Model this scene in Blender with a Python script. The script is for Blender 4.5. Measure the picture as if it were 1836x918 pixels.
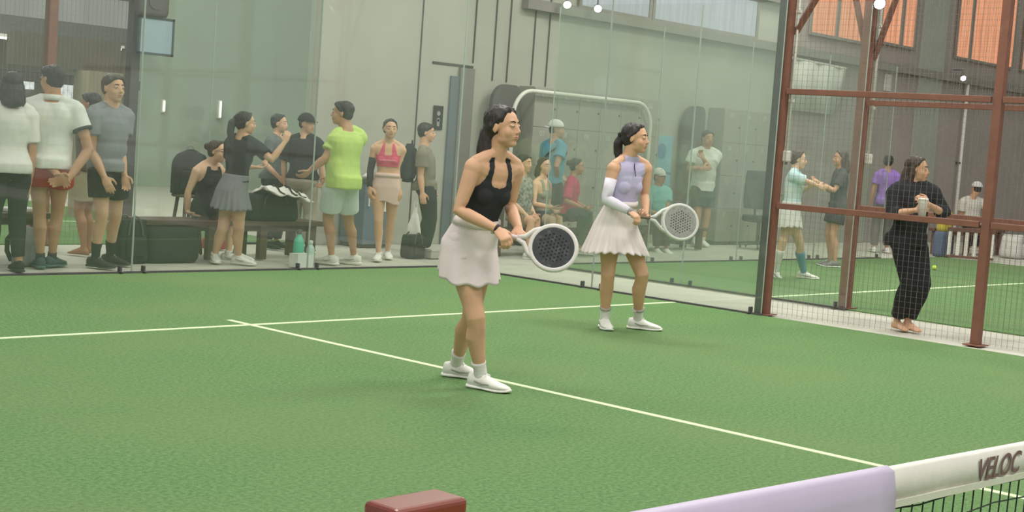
import bpy, bmesh, math, random
import numpy as np
from mathutils import Vector, Matrix, noise as mnoise
random.seed(7)
SC = bpy.context.scene
for _o in list(bpy.data.objects):
    bpy.data.objects.remove(_o)
COL = SC.collection
PI = math.pi

# ------------------------------------------------------------------ camera
W, H = 1836, 918
FPX = 2630.0
CAM = Vector((-6.294, -1.226, 1.409))
yaw, pit, rol = .830, -.078, .072
_f = Vector((math.sin(yaw)*math.cos(pit), math.cos(yaw)*math.cos(pit), math.sin(pit)))
_r = _f.cross(Vector((0, 0, 1))).normalized()
_u = _r.cross(_f)
CR = _r*math.cos(rol) + _u*math.sin(rol)
CU = -_r*math.sin(rol) + _u*math.cos(rol)
CF = _f
cd = bpy.data.cameras.new('camera')
cam = bpy.data.objects.new('camera', cd)
COL.objects.link(cam)
cd.sensor_fit = 'HORIZONTAL'; cd.sensor_width = 36.0; cd.lens = FPX/W*36.0
cd.clip_start = .02; cd.clip_end = 300
cam.matrix_world = Matrix(((CR.x, CU.x, -CF.x, CAM.x), (CR.y, CU.y, -CF.y, CAM.y), (CR.z, CU.z, -CF.z, CAM.z), (0, 0, 0, 1)))
SC.camera = cam

# ------------------------------------------------------------------ light and exposure
WORLD = 0.54
wd = bpy.data.worlds.new('hall_daylight'); SC.world = wd; wd.use_nodes = True
wn = wd.node_tree.nodes
wn['Background'].inputs[0].default_value = (.96, 1.0, .96, 1)
wn['Background'].inputs[1].default_value = WORLD
SC.view_settings.view_transform = 'Standard'
SC.view_settings.look = 'None'
SC.view_settings.exposure = 0.08
SC.view_settings.gamma = 1.0
SC.view_settings.use_curve_mapping = False
SC.cycles.transparent_max_bounces = 48
SC.cycles.max_bounces = 8
SC.cycles.sample_clamp_indirect = 6

def area_lamp(name, loc, sx, sy, power, col=(1, .97, .9)):
    l = bpy.data.lights.new(name, 'AREA'); l.shape = 'RECTANGLE'; l.size = sx; l.size_y = sy
    l.energy = power; l.color = col
    o = bpy.data.objects.new(name, l); COL.objects.link(o); o.location = loc
    return o
# unseen overhead lamps; near side and rear ones added as fill
for _x, _y, _p in ((-3.2, 3, 150), (3.4, 3, 210), (-3.2, 8, 110), (3.6, 8, 260), (0, -4, 190), (-5, -3.6, 230), (10, 3, 230), (10, 8, 230), (2, 17, 260), (5, 20, 200), (10, 19, 90), (14, 11, 190)):
    area_lamp('overhead_light', (_x, _y, 6.6), 2.4, 1.4, _p)

def ray(px, py):
    return CR*((px-W/2)/FPX) - CU*((py-H/2)/FPX) + CF
def hit(px, py, ax, val):
    d = ray(px, py); return CAM + d*((val-CAM[ax])/d[ax])
def ground(px, py, z=0.0):
    return hit(px, py, 2, z)
FH = Vector((CF.x, CF.y, 0)).normalized()      # horizontal view direction
RH = Vector((FH.y, -FH.x, 0))                  # horizontal right
def depth_of(p): return (Vector((p[0], p[1], 0))-Vector((CAM.x, CAM.y, 0))).dot(FH)
def at(px, py, depth):
    d = ray(px, py); return CAM + d*(depth/d.dot(FH))

# ------------------------------------------------------------------ materials
def lin(c):
    return tuple(((v/255)/12.92 if v/255 <= .04045 else ((v/255+.055)/1.055)**2.4) for v in c)
_M = {}
def mat(name, rgb, rough=.7, var=.06, scale=40, bump=0.0, metal=0.0, bscale=None, stretch=None, rgb2=None, spec=.3, mixscale=None):
    """principled with object-space noise tinting and bump"""
    if name in _M: return _M[name]
    m = bpy.data.materials.new(name); m.use_nodes = True; _M[name] = m
    nt = m.node_tree; N = nt.nodes; L = nt.links; b = N['Principled BSDF']
    b.inputs['Roughness'].default_value = rough; b.inputs['Metallic'].default_value = metal
    b.inputs['Specular IOR Level'].default_value = spec
    c = lin(rgb)
    tc = N.new('ShaderNodeTexCoord'); mp = N.new('ShaderNodeMapping'); L.new(tc.outputs['Object'], mp.inputs[0])
    if stretch: mp.inputs['Scale'].default_value = stretch
    nz = N.new('ShaderNodeTexNoise'); nz.inputs['Scale'].default_value = mixscale or scale; nz.inputs['Detail'].default_value = 4
    L.new(mp.outputs[0], nz.inputs['Vector'])
    rp = N.new('ShaderNodeValToRGB'); L.new(nz.outputs[0], rp.inputs[0])
    c2 = lin(rgb2) if rgb2 else tuple(min(1, v*(1+var)+.004*var) for v in c)
    c1 = c if rgb2 else tuple(v*(1-var) for v in c)
    rp.color_ramp.elements[0].position = .3; rp.color_ramp.elements[1].position = .7
    rp.color_ramp.elements[0].color = (*c1, 1); rp.color_ramp.elements[1].color = (*c2, 1)
    L.new(rp.outputs[0], b.inputs['Base Color'])
    if bump:
        n2 = N.new('ShaderNodeTexNoise'); n2.inputs['Scale'].default_value = bscale or scale; n2.inputs['Detail'].default_value = 3
        L.new(mp.outputs[0], n2.inputs['Vector'])
        bp = N.new('ShaderNodeBump'); bp.inputs['Strength'].default_value = bump; bp.inputs['Distance'].default_value = .01
        L.new(n2.outputs[0], bp.inputs['Height']); L.new(bp.outputs[0], b.inputs['Normal'])
    return m
def emit(name, rgb, s, rgb2=None, stretch=(1, 1, 1), scale=3):
    if name in _M: return _M[name]
    m = bpy.data.materials.new(name); m.use_nodes = True; _M[name] = m
    nt = m.node_tree; N = nt.nodes; L = nt.links
    b = N['Principled BSDF']; b.inputs['Base Color'].default_value = (*lin(rgb), 1); b.inputs['Roughness'].default_value = .6
    b.inputs['Emission Strength'].default_value = s
    tc = N.new('ShaderNodeTexCoord'); mp = N.new('ShaderNodeMapping'); L.new(tc.outputs['Object'], mp.inputs[0]); mp.inputs['Scale'].default_value = stretch
    nz = N.new('ShaderNodeTexNoise'); nz.inputs['Scale'].default_value = scale; L.new(mp.outputs[0], nz.inputs['Vector'])
    rp = N.new('ShaderNodeValToRGB'); L.new(nz.outputs[0], rp.inputs[0])
    rp.color_ramp.elements[0].position = .35; rp.color_ramp.elements[1].position = .65
    rp.color_ramp.elements[0].color = (*lin(rgb), 1); rp.color_ramp.elements[1].color = (*lin(rgb2 or rgb), 1)
    b.inputs['Base Color'].default_value = (*[v*.12 for v in lin(rgb)], 1)
    L.new(rp.outputs[0], b.inputs['Emission Color'])
    return m
def glass_mat(name, tint, f0=.045, milk=0.0):
    m = bpy.data.materials.new(name); m.use_nodes = True
    nt = m.node_tree; N = nt.nodes; L = nt.links
    N.remove(N['Principled BSDF']); out = N['Material Output']
    tr = N.new('ShaderNodeBsdfTransparent'); tr.inputs[0].default_value = (*tint, 1)
    gl = N.new('ShaderNodeBsdfGlossy'); gl.inputs['Roughness'].default_value = .03; gl.inputs[0].default_value = (.92, 1, .94, 1)
    lw = N.new('ShaderNodeLayerWeight'); lw.inputs[0].default_value = .5
    pw = N.new('ShaderNodeMath'); pw.operation = 'POWER'; pw.inputs[1].default_value = 5; L.new(lw.outputs['Facing'], pw.inputs[0])
    ma = N.new('ShaderNodeMath'); ma.operation = 'MULTIPLY_ADD'; ma.inputs[1].default_value = 1-f0; ma.inputs[2].default_value = f0; L.new(pw.outputs[0], ma.inputs[0])
    mx = N.new('ShaderNodeMixShader'); L.new(ma.outputs[0], mx.inputs[0]); L.new(tr.outputs[0], mx.inputs[1]); L.new(gl.outputs[0], mx.inputs[2])
    last = mx
    if milk:     # pale veil mixed in to imitate haze seen through the glass
        df = N.new('ShaderNodeBsdfDiffuse'); df.inputs[0].default_value = (.66, .72, .66, 1)
        tl = N.new('ShaderNodeBsdfTranslucent'); tl.inputs[0].default_value = (.66, .72, .66, 1)
        ad = N.new('ShaderNodeMixShader'); ad.inputs[0].default_value = .5
        L.new(df.outputs[0], ad.inputs[1]); L.new(tl.outputs[0], ad.inputs[2])
        m2 = N.new('ShaderNodeMixShader'); m2.inputs[0].default_value = milk
        L.new(mx.outputs[0], m2.inputs[1]); L.new(ad.outputs[0], m2.inputs[2]); last = m2
    L.new(last.outputs[0], out.inputs[0])
    return m
GLASS = glass_mat('court_glass', (.955, .972, .955), .045, .042)
GLASS_EDGE = mat('glass_edge', (164, 176, 166), .3, .03)

# ------------------------------------------------------------------ geometry collector
class G:
    def __init__(s): s.v = []; s.f = []
    def add(s, vs, fs):
        b = len(s.v); s.v += [tuple(v) for v in vs]; s.f += [tuple(i+b for i in f) for f in fs]; return s
    def box(s, lo, hi):
        x0, y0, z0 = lo; x1, y1, z1 = hi
        return s.add([(x0,y0,z0),(x1,y0,z0),(x1,y1,z0),(x0,y1,z0),(x0,y0,z1),(x1,y0,z1),(x1,y1,z1),(x0,y1,z1)],
                     [(0,3,2,1),(4,5,6,7),(0,1,5,4),(1,2,6,5),(2,3,7,6),(3,0,4,7)])
    def obox(s, c, ax, ay, az, hx, hy, hz):
        c = Vector(c)
        vs = [c+ax*(sx*hx)+ay*(sy*hy)+az*(sz*hz) for sz in (-1, 1) for sx, sy in ((-1,-1),(1,-1),(1,1),(-1,1))]
        return s.add(vs, [(0,3,2,1),(4,5,6,7),(0,1,5,4),(1,2,6,5),(2,3,7,6),(3,0,4,7)])
    def loft(s, rings, cap0=True, cap1=True, dome=0.0):
        """rings: lists of equal count of points"""
        n = len(rings[0]); b = len(s.v)
        for r in rings: s.v += [tuple(p) for p in r]
        for i in range(len(rings)-1):
            for j in range(n):
                k = (j+1) % n
                s.f.append((b+i*n+j, b+i*n+k, b+(i+1)*n+k, b+(i+1)*n+j))
        for flag, i, o in ((cap0, 0, 1), (cap1, len(rings)-1, len(rings)-2)):
            if not flag: continue
            c = sum((Vector(p) for p in rings[i]), Vector())/n
            if dome and len(rings) > 1:
                c2 = sum((Vector(p) for p in rings[o]), Vector())/n
                d = (c-c2)
                if d.length > 1e-9:
                    rad = sum((Vector(p)-c).length for p in rings[i])/n
                    c = c + d.normalized()*rad*dome
            s.v.append(tuple(c)); t = len(s.v)-1
            for j in range(n):
                k = (j+1) % n
                s.f.append((b+i*n+k, b+i*n+j, t) if i == 0 else (b+i*n+j, b+i*n+k, t))
        return s
    def tube(s, pts, rad, n=10, dome=.6, side=None, flat=1.0, caps=True):
        """swept round tube; flat scales the radius along the second axis"""
        pts = [Vector(p) for p in pts]
        if not isinstance(rad, (list, tuple)): rad = [rad]*len(pts)
        rings = []; x = None
        for i, p in enumerate(pts):
            a = pts[max(0, i-1)]; c = pts[min(len(pts)-1, i+1)]
            t = (c-a).normalized()
            if x is None:
                ref = Vector(side) if side is not None else (Vector((0, 0, 1)) if abs(t.z) < .9 else Vector((1, 0, 0)))
                x = (ref - t*ref.dot(t)).normalized()
            else:
                x = (x - t*x.dot(t)).normalized()
            y = t.cross(x); r = rad[i]
            rings.append([p + x*(r*math.cos(2*PI*j/n)) + y*(r*flat*math.sin(2*PI*j/n)) for j in range(n)])
        return s.loft(rings, caps, caps, dome)
    def ell(s, c, rx, ry, rz, ax=Vector((1,0,0)), ay=Vector((0,1,0)), az=Vector((0,0,1)), nu=16, nv=10):
        c = Vector(c); rings = []
        for i in range(1, nv):
            th = PI*i/nv
            rings.append([c + ax*(rx*math.sin(th)*math.cos(2*PI*j/nu)) + ay*(ry*math.sin(th)*math.sin(2*PI*j/nu)) - az*(rz*math.cos(th)) for j in range(nu)])
        b = len(s.v); n = nu
        s.loft(rings, False, False)
        s.v.append(tuple(c-az*rz)); s.v.append(tuple(c+az*rz)); lo = len(s.v)-2; hi = lo+1; e = b+(nv-2)*n
        for j in range(n):
            k = (j+1) % n
            s.f.append((b+k, b+j, lo)); s.f.append((e+j, e+k, hi))
        return s
    def lathe(s, c, prof, n=20, ax=Vector((1,0,0)), ay=Vector((0,1,0)), az=Vector((0,0,1))):
        c = Vector(c)
        return s.loft([[c+ax*(r*math.cos(2*PI*j/n))+ay*(r*math.sin(2*PI*j/n))+az*z for j in range(n)] for r, z in prof])
    def mesh(s, name):
        m = bpy.data.meshes.new(name); m.from_pydata(s.v, [], s.f); m.update(); return m

def link(name, me, material, parent=None, smooth=False):
    o = bpy.data.objects.new(name, me); COL.objects.link(o)
    if material is not None: me.materials.append(material)
    if smooth:
        me.polygons.foreach_set('use_smooth', [True]*len(me.polygons))
    if parent is not None:
        o.parent = parent
    return o
def build(name, g, material, parent=None, smooth=False, bevel=0.0, seg=2, origin=None):
    """link the collected geometry (world coordinates) as one mesh object, local to its parent"""
    off = Vector((0, 0, 0))
    p = parent
    while p is not None:
        off = off + p.location; p = p.parent
    if parent is None and origin is not None: off = Vector(origin)
    if off.length > 0: g.v = [(v[0]-off.x, v[1]-off.y, v[2]-off.z) for v in g.v]
    me = g.mesh(name)
    bm = bmesh.new(); bm.from_mesh(me)
    bmesh.ops.recalc_face_normals(bm, faces=bm.faces)
    if bevel:
        es = [e for e in bm.edges if len(e.link_faces) == 2 and e.calc_face_angle(0) > .5]
        bmesh.ops.bevel(bm, geom=es, offset=bevel, segments=seg, affect='EDGES', profile=.5)
    bm.to_mesh(me); bm.free()
    o = link(name, me, material, parent, smooth)
    if parent is None and origin is not None: o.location = origin
    return o
def tag(o, label=None, cat=None, group=None, kind=None):
    if label: o['label'] = label
    if cat: o['category'] = cat
    if group: o['group'] = group
    if kind: o['kind'] = kind
    return o
def thing(name, label, cat, loc, group=None):
    o = bpy.data.objects.new(name, None); COL.objects.link(o); o.location = loc
    o.empty_display_size = .1
    return tag(o, label, cat, group)
def struct(name, g, m, parent=None, bevel=0.0):
    o = build(name, g, m, parent, bevel=bevel)
    if parent is None: o['kind'] = 'structure'
    return o
Z = Vector((0, 0, 1)); X = Vector((1, 0, 0)); Y = Vector((0, 1, 0))

# ------------------------------------------------------------------ the setting
concrete = mat('concrete_floor', (186, 184, 170), .75, .07, 3, .15, bscale=60)
def turf_mat(name, a, b_, c_):
    m = bpy.data.materials.new(name); m.use_nodes = True
    nt = m.node_tree; N = nt.nodes; L = nt.links; b = N['Principled BSDF']
    b.inputs['Roughness'].default_value = .95; b.inputs['Specular IOR Level'].default_value = .1
    tc = N.new('ShaderNodeTexCoord')
    n1 = N.new('ShaderNodeTexNoise'); n1.inputs['Scale'].default_value = 48; n1.inputs['Detail'].default_value = 6; n1.inputs['Roughness'].default_value = .7
    n2 = N.new('ShaderNodeTexNoise'); n2.inputs['Scale'].default_value = .6; n2.inputs['Detail'].default_value = 3
    L.new(tc.outputs['Object'], n1.inputs['Vector']); L.new(tc.outputs['Object'], n2.inputs['Vector'])
    r1 = N.new('ShaderNodeValToRGB'); L.new(n1.outputs[0], r1.inputs[0])
    r1.color_ramp.elements[0].position = .3; r1.color_ramp.elements[1].position = .72
    r1.color_ramp.elements[0].color = (*lin(a), 1); r1.color_ramp.elements[1].color = (*lin(b_), 1)
    r2 = N.new('ShaderNodeValToRGB'); L.new(n2.outputs[0], r2.inputs[0])
    r2.color_ramp.elements[0].position = .4; r2.color_ramp.elements[1].position = .75
    r2.color_ramp.elements[0].color = (0, 0, 0, 1); r2.color_ramp.elements[1].color = (.5, .5, .5, 1)
    mx = N.new('ShaderNodeMix'); mx.data_type = 'RGBA'; L.new(r2.outputs[0], mx.inputs['Factor']); L.new(r1.outputs[0], mx.inputs['A']); mx.inputs['B'].default_value = (*lin(c_), 1)
    L.new(mx.outputs['Result'], b.inputs['Base Color'])
    bp = N.new('ShaderNodeBump'); bp.inputs['Strength'].default_value = .6; bp.inputs['Distance'].default_value = .012
    n3 = N.new('ShaderNodeTexNoise'); n3.inputs['Scale'].default_value = 160; L.new(tc.outputs['Object'], n3.inputs['Vector'])
    L.new(n3.outputs[0], bp.inputs['Height']); L.new(bp.outputs[0], b.inputs['Normal'])
    return m
TURF = turf_mat('green_turf', (72, 108, 64), (124, 156, 104), (122, 138, 94))
LINE = mat('line_paint', (208, 226, 182), .9, .06, 60, .3)
struct('floor', G().box((-14, -14, -.3), (45, 34, -.012)), concrete)
def turf(name, x0, x1, y0, y1):
    o = struct(name, G().box((x0, y0, -.012), (x1, y1, 0)), TURF); return o
t0 = turf('floor_court', -5.02, 5.02, -10.02, 10.0)
build('service_line', G().box((-4.97, 6.93, 0), (4.97, 6.98, .003)), LINE, t0)
build('centre_line', G().box((-.025, -7.2, 0), (.025, 7.2, .0035)), LINE, t0)
t1 = turf('floor_neighbour', 6.55, 16.6, -10, 10.0)
build('service_line', G().box((6.65, 6.93, 0), (16.5, 6.99, .003)), LINE, t1)
t2 = turf('floor_rear', -15, 5.02, 12.6, 22.6)
build('service_line', G().box((-14.9, 15.35, 0), (5.0, 15.41, .003)), LINE, t2)

wall_grey = mat('concrete_wall', (168, 168, 156), .85, .06, 1.3, .12, bscale=30)
wall_pale = mat('plaster_wall', (178, 175, 164), .85, .06, 1.6, .1, bscale=30)
wall_dark = mat('shutter_wall', (156, 146, 140), .8, .08, 1.5, .1, bscale=20)
beam_m = mat('grey_beam', (132, 127, 119), .6, .06, 4)
joint = mat('dark_joint', (74, 74, 70), .8, .05)
steel_dark = mat('dark_steel', (84, 82, 82), .5, .1, 20, .05)
rust = mat('brown_steel', (126, 84, 70), .55, .10, 12, .06)
white_metal = mat('white_metal', (222, 218, 208), .4, .03)

YB = 12.5
# long hall wall behind the walkway; the stretch behind the lockers and farther right is darker
struct('wall_back', G().box((5.06, YB, -.01), (15.2, YB+.2, 7)), wall_grey)
struct('wall_right', G().box((15.2, YB, -.01), (38, YB+.2, 7)), wall_dark)
struct('wall_far', G().box((-16, 24.0, -.01), (9.75, 24.2, 7)), mat('far_wall', (150, 146, 132), .85, .08, .8))
struct('wall_rear', G().box((9.75, 24.0, -.01), (38, 24.2, 7)), mat('haze_green_wall', (172, 186, 168), .85, .06, .5))  # light green puts the haze of the rear glass into the wall colour
struct('wall_end', G().box((38, -14, -.01), (38.2, 24, 7)), wall_pale)
# beam running along the wall under the clerestory windows
struct('trim_1', G().box((8.55, YB-.12, 3.22), (38, YB-.002, 3.36)), beam_m)
struct('trim_2', G().box((8.55, YB-.10, 4.02), (15.3, YB-.002, 4.14)), beam_m)
for k, (xx, z0) in enumerate(((8.05, 2.2), (8.33, 2.2), (8.83, 2.2), (9.13, 2.2), (7.66, 2.4))):
    struct('trim_%d' % (k+3), G().box((xx, YB-.012, z0), (xx+.022, YB-.001, 6.9)), joint)
struct('trim_8', G().box((6.93, YB-.012, 2.33), (7.68, YB-.001, 2.36)), joint)
struct('trim_9', G().box((6.70, YB-.012, 0), (6.715, YB-.001, 6.9)), joint)
# door recess right of the emblem plate
struct('door_1', G().box((7.42, YB-.05, 0), (7.68, YB-.001, 2.32)), mat('door_edge', (128, 124, 118), .6, .05))
struct('door_2', G().box((7.27, YB-.03, 0), (7.42, YB-.001, 2.2)), mat('door_blue', (104, 112, 118), .5, .05))

# clerestory windows over the beam
win_white = emit('translucent_white', (196, 200, 206), .8, (176, 182, 190), (9, 9, .6), 2)
win_orange = emit('translucent_orange', (230, 168, 130), .95, (204, 124, 84), (9, 9, .3), 3.5)
def window(n, x0, x1, z0, z1, m, bars):
    w = thing('window_%d' % n, None, None, ((x0+x1)/2, YB-.03, z0)); w['kind'] = 'structure'
    build('pane', G().box((x0, YB-.03, z0), (x1, YB-.01, z1)), m, w)
    g = G()
    for bx in bars: g.box((bx-.05, YB-.055, z0), (bx+.05, YB-.03, z1))
    g.box((x0-.06, YB-.055, z0-.05), (x1+.06, YB-.03, z0))
    g.box((x0-.06, YB-.055, z1), (x1+.06, YB-.03, z1+.05))
    for sx in (x0-.03, x1+.03): g.box((sx-.03, YB-.055, z0), (sx+.03, YB-.03, z1))
    build('window_frame', g, beam_m, w)
window(1, 9.75, 11.32, 3.40, 3.97, win_white, [])
window(2, 11.46, 14.2, 3.40, 3.97, win_white, [])
window(3, 15.9, 17.65, 3.66, 5.6, win_orange, [16.75])
window(4, 17.95, 19.6, 3.74, 5.6, win_orange, [19.1])
window(5, 21.4, 24.0, 3.74, 6.2, win_orange, [22.0])
window(6, 24.5, 27.0, 3.74, 6.2, win_orange, [])
panel_grey = mat('wall_panel', (158, 162, 150), .7, .05, 2)  # plain grey-green panels set proud of the right wall
for k, (x0, x1) in enumerate(((19.95, 20.9), (17.9, 18.35))):
    struct('trim_%d' % (k+10), G().box((x0, YB-.04, 0), (x1, YB-.001, 6.9)), panel_grey)

# far hall seen past the left end: pale clerestory, duct, lamps, column, window
struct('window_7', G().box((-2, 23.92, 3.0), (9.75, 23.99, 4.6)), emit('far_clerestory', (150, 152, 146), .8, (136, 138, 132), (2, 2, .3), 2))
struct('trim_12', G().box((-4, 23.3, 2.62), (9.75, 23.9, 3.0)), mat('duct_grey', (92, 94, 88), .6, .08, 3))
struct('trim_13', G().box((-4, 23.5, 1.86), (9.75, 23.9, 2.04)), mat('duct_dark', (70, 66, 58), .7, .08, 3))
struct('window_8', G().box((8.14, 23.9, 1.30), (8.72, 23.98, 1.86)), emit('bright_window', (236, 240, 236), 1.0, (200, 205, 200), (6, 6, 6), 2))
struct('window_9', G().box((7.2, 23.9, 1.72), (7.75, 23.98, 1.86)), emit('bright_window', (236, 240, 236), 1.0))
struct('wall_left', G().box((-16, 22.8, -.01), (8.9, 23.3, 1.1)), mat('low_dark_wall', (70, 66, 62), .8, .1, 2))
column_m = mat('tan_column', (168, 156, 134), .8, .05, 3)
struct('trim_14', G().box((4.12, 16.0, 0), (4.62, 16.4, 1.93)), column_m)
struct('trim_15', G().box((3.2, 16.3, 1.93), (4.75, 16.5, 2.35)), mat('brown_beam', (112, 104, 90), .7, .08, 3))
for k, (px_, py_, hh_, lab) in enumerate(((293, 190, .2, 'short upright glowing stand-in for a glass reflection on the rear green wall, left one'), (394, 196, .32, 'taller upright glowing stand-in for a glass reflection on the rear green wall, above the seated woman'))):
    q = hit(px_, py_, 1, 23.95)
    l = thing('reflection_glow', lab, 'lamp', q)  # added glow standing in for window reflections in the rear glass
    build('glow_tube', G().tube([q-Z*hh_/2-Y*.03, q+Z*hh_/2-Y*.03], .022, 8), emit('glow_tube', (250, 250, 240), 1.6), l)
    build('housing', G().box((q.x-.035, 23.94, q.z-hh_/2-.03), (q.x+.035, 24.0, q.z+hh_/2+.03)), white_metal, l)
TUBE = emit('glow_tube', (250, 250, 240), 1.6)
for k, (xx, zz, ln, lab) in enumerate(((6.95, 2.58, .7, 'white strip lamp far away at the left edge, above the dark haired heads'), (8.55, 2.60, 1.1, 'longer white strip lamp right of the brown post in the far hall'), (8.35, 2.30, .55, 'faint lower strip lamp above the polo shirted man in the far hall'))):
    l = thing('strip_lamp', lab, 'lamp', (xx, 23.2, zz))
    build('glow_tube', G().tube([(xx-ln/2, 23.2, zz), (xx+ln/2, 23.2, zz)], .025, 8), TUBE, l)
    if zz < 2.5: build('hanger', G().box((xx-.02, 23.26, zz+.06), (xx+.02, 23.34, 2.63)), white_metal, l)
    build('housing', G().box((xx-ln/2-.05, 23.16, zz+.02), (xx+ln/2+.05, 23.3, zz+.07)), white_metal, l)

# ------------------------------------------------------------------ glass panels of the courts
def glass_panel(a, b, z1, label, clamps=True, edge=(1, 1)):
    a = Vector((*a, 0)); b = Vector((*b, 0)); d = (b-a).normalized(); n = Vector((-d.y, d.x, 0)); ln = (b-a).length
    o = thing('glass_panel', label, 'glass panel', (a+b)/2, None)
    c = (a+b)/2
    build('pane', G().obox(c+Z*(z1/2+.012), d, n, Z, ln/2-.006, .005, z1/2-.012), GLASS, o)
    build('channel', G().obox(c+Z*.008, d, n, Z, ln/2, .02, .008), steel_dark, o)
    for s, e in ((-1, edge[0]), (1, edge[1])):
        if e: build('polished_edge', G().obox(c+d*s*(ln/2-.004)+Z*(z1/2), d, n, Z, .0022, .006, z1/2-.02), GLASS_EDGE, o)
    if clamps:
        for s in (-1, 1):
            for q in (.12,):
                p = c+d*s*(ln/2-q)
                build('clamp', G().obox(p+Z*.036, d, n, Z, .010, .024, .030).obox(p-n*.02+Z*.014, d, n, Z, .016, .036, .006), steel_dark, o, bevel=.003)
    return o
glass_panel((-3, 10), (-1, 10), 3, 'clear glass court panel at the far left end of the back wall')
glass_panel((-1, 10), (1, 10), 3, 'clear glass court panel in front of the man in red shorts')
glass_panel((1, 10), (3, 10), 3, 'clear glass court panel in front of the woman in the grey skirt')
glass_panel((3, 10), (5, 10), 3, 'clear glass court panel in front of the man in the lime shirt')
glass_panel((5, 10), (5, 8), 3, 'clear glass side panel next to the back corner of the near court')
glass_panel((5, 8), (5, 6), 3, 'clear glass side panel between the lavender player and the brown post')
glass_panel((6.5, 10), (6.5, 8), 3, 'second glass side panel layer, in front of the seated spectators')
glass_panel((6.5, 8), (6.5, 6), 3, 'glass side panel of the next court beside its brown post')
glass_panel((6.5, 10), (8.5, 10), 3, 'back glass panel of the next court nearest the white cap man', True)
glass_panel((8.5, 10), (10.5, 10), 3, 'back glass panel of the next court behind the lavender player')
glass_panel((10.5, 10), (12.5, 10), 3, 'back glass panel of the next court behind the speckled racket')
glass_panel((12.5, 10), (14.5, 10), 3, 'back glass panel of the next court near the brown corner post')
glass_panel((2.62, 12.58), (3.6, 12.58), 3.4, 'narrow rear court glass panel beside the dark post', False)
glass_panel((3.6, 12.58), (5.02, 12.58), 3.4, 'wider rear court glass panel behind the black capped woman', False)

# ------------------------------------------------------------------ posts, rails, mesh
def fence_post(x, y, h, m, label, side_channel=False, w=.05):
    o = thing('fence_post', label, 'post', (x, y, 0))
    build('post_tube', G().box((x-w, y-w, .008), (x+w, y+w, h)), m, o, bevel=.006)
    build('base_plate', G().box((x-w-.05, y-w-.04, 0), (x+w+.05, y+w+.04, .01)), m, o, bevel=.002)
    build('post_cap', G().box((x-w-.004, y-w-.004, h), (x+w+.004, y+w+.004, h+.012)), m, o)
    if side_channel:
        build('glass_channel', G().box((x-w-.02, y+w-.02, .01), (x-w+.02, y+w+.055, 3.0)), steel_dark, o, bevel=.003)
    return o
_g = ground(1372, 564); P6 = fence_post(_g.x, _g.y, 4, rust, 'brown steel post where the side glass of the near court ends', True, .034); P6x, P6y = _g.x, _g.y
_g = ground(1749, 619); P4 = fence_post(_g.x, _g.y, 4, rust, 'brown steel mesh fence post farthest right of the near court', False, .038); P4x, P4y = _g.x, _g.y
_g = ground(1514, 552); Q6 = fence_post(_g.x, _g.y, 4, rust, 'brown steel post of the next court, behind the near court mesh', False, .05); Q6x, Q6y = _g.x, _g.y
Q4 = fence_post(6.55, 4.0, 4, rust, 'brown steel post of the next court partly behind the right post')
R1 = fence_post(1.58, 12.58, 4, rust, 'thin brown rear court post rising above the polo shirted man')
R2 = fence_post(2.56, 12.58, 4, steel_dark, 'dark steel rear court post beside the grey shirted man', False, .055)
def brace(o, x, y, dy, z0, z1):
    build('brace', G().tube([(x, y, z0), (x, y+dy, z1)], .035, 4, 0), rust, o)
brace(P6, P6x+.06, P6y-.02, -.45, 2.55, 3.3); brace(Q6, Q6x+.07, Q6y-.03, -.30, 2.45, 3.4); brace(Q6, Q6x+.07, Q6y+.03, .30, 2.45, 3.4)
WIRE = mat('mesh_wire', (124, 116, 110), .5, .05)
def fence_panel(a, b, z1, label, rails, step=.05, m=rust, wr=.0011):
    a = Vector((*a, 0)); b = Vector((*b, 0)); d = (b-a).normalized(); n = Vector((-d.y, d.x, 0)); ln = (b-a).length
    o = thing('mesh_fence_panel', label, 'mesh fence', (a+b)/2)
    g = G(); k = 0; s = .02
    while s < ln:
        g.obox(a+d*s+Z*(z1/2+.01), d, n, Z, wr, wr, z1/2); s += step
    z = .03
    while z < z1:
        g.obox((a+b)/2+Z*z+n*.003, d, n, Z, ln/2, wr*.55, wr*.55); z += step
    build('wire_mesh', g, WIRE, o)
    for zr in rails:
        build('rail', G().obox((a+b)/2+Z*zr-n*.03, d, n, Z, ln/2, .022, .026), m, o, bevel=.004)
    return o
fence_panel((P6x, P6y-.05), (P4x, P4y+.055), 4, 'brown railed wire mesh fence in front of the woman in black', (1.0, 2.03, 3.98))
fence_panel((P4x, P4y-.055), (P4x-.1, P4y-1.9), 4, 'brown railed wire mesh fence at the right edge of the picture', (1.0, 2.03, 3.98))
fence_panel((Q6x, Q6y-.07), (6.52, 4.05), 4, 'second layer of mesh fence, behind the woman in black', (1.0, 2.03, 3.98))
fence_panel((6.5, 3.95), (6.5, 2.05), 4, 'second layer of mesh fence at the right edge', (1.0, 2.03, 3.98))
fence_panel((-1.9, 12.58), (1.53, 12.58), 4, 'rear court mesh fence above the two left men', (2.62,), m=steel_dark)
fence_panel((1.63, 12.58), (2.5, 12.58), 4, 'narrow rear court mesh fence between brown and dark posts', (2.62,), m=steel_dark)
def conduit(a, label):
    a = Vector(a); o = thing('conduit', label, 'conduit pipe', a)
    build('pipe', G().tube([a+Z*.06, a+Z*1.0, a+Z*2.4], .013, 10), white_metal, o, True)
    build('socket_box', G().obox(a, X, Y, Z, .035, .035, .05), white_metal, o, bevel=.012)
    for zz in (.5, 1.3, 2.0): build('pipe_clip', G().obox(a+Z*zz, X, Y, Z, .020, .024, .012), white_metal, o)
_c = hit(1410, 280, 1, P6y-.05); conduit((_c.x, _c.y, _c.z), 'white conduit pipe with socket box on the near brown post')
_c = hit(1556, 285, 1, Q6y-.065); conduit((_c.x, _c.y, _c.z), 'white conduit pipe with socket box on the next court post')
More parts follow.
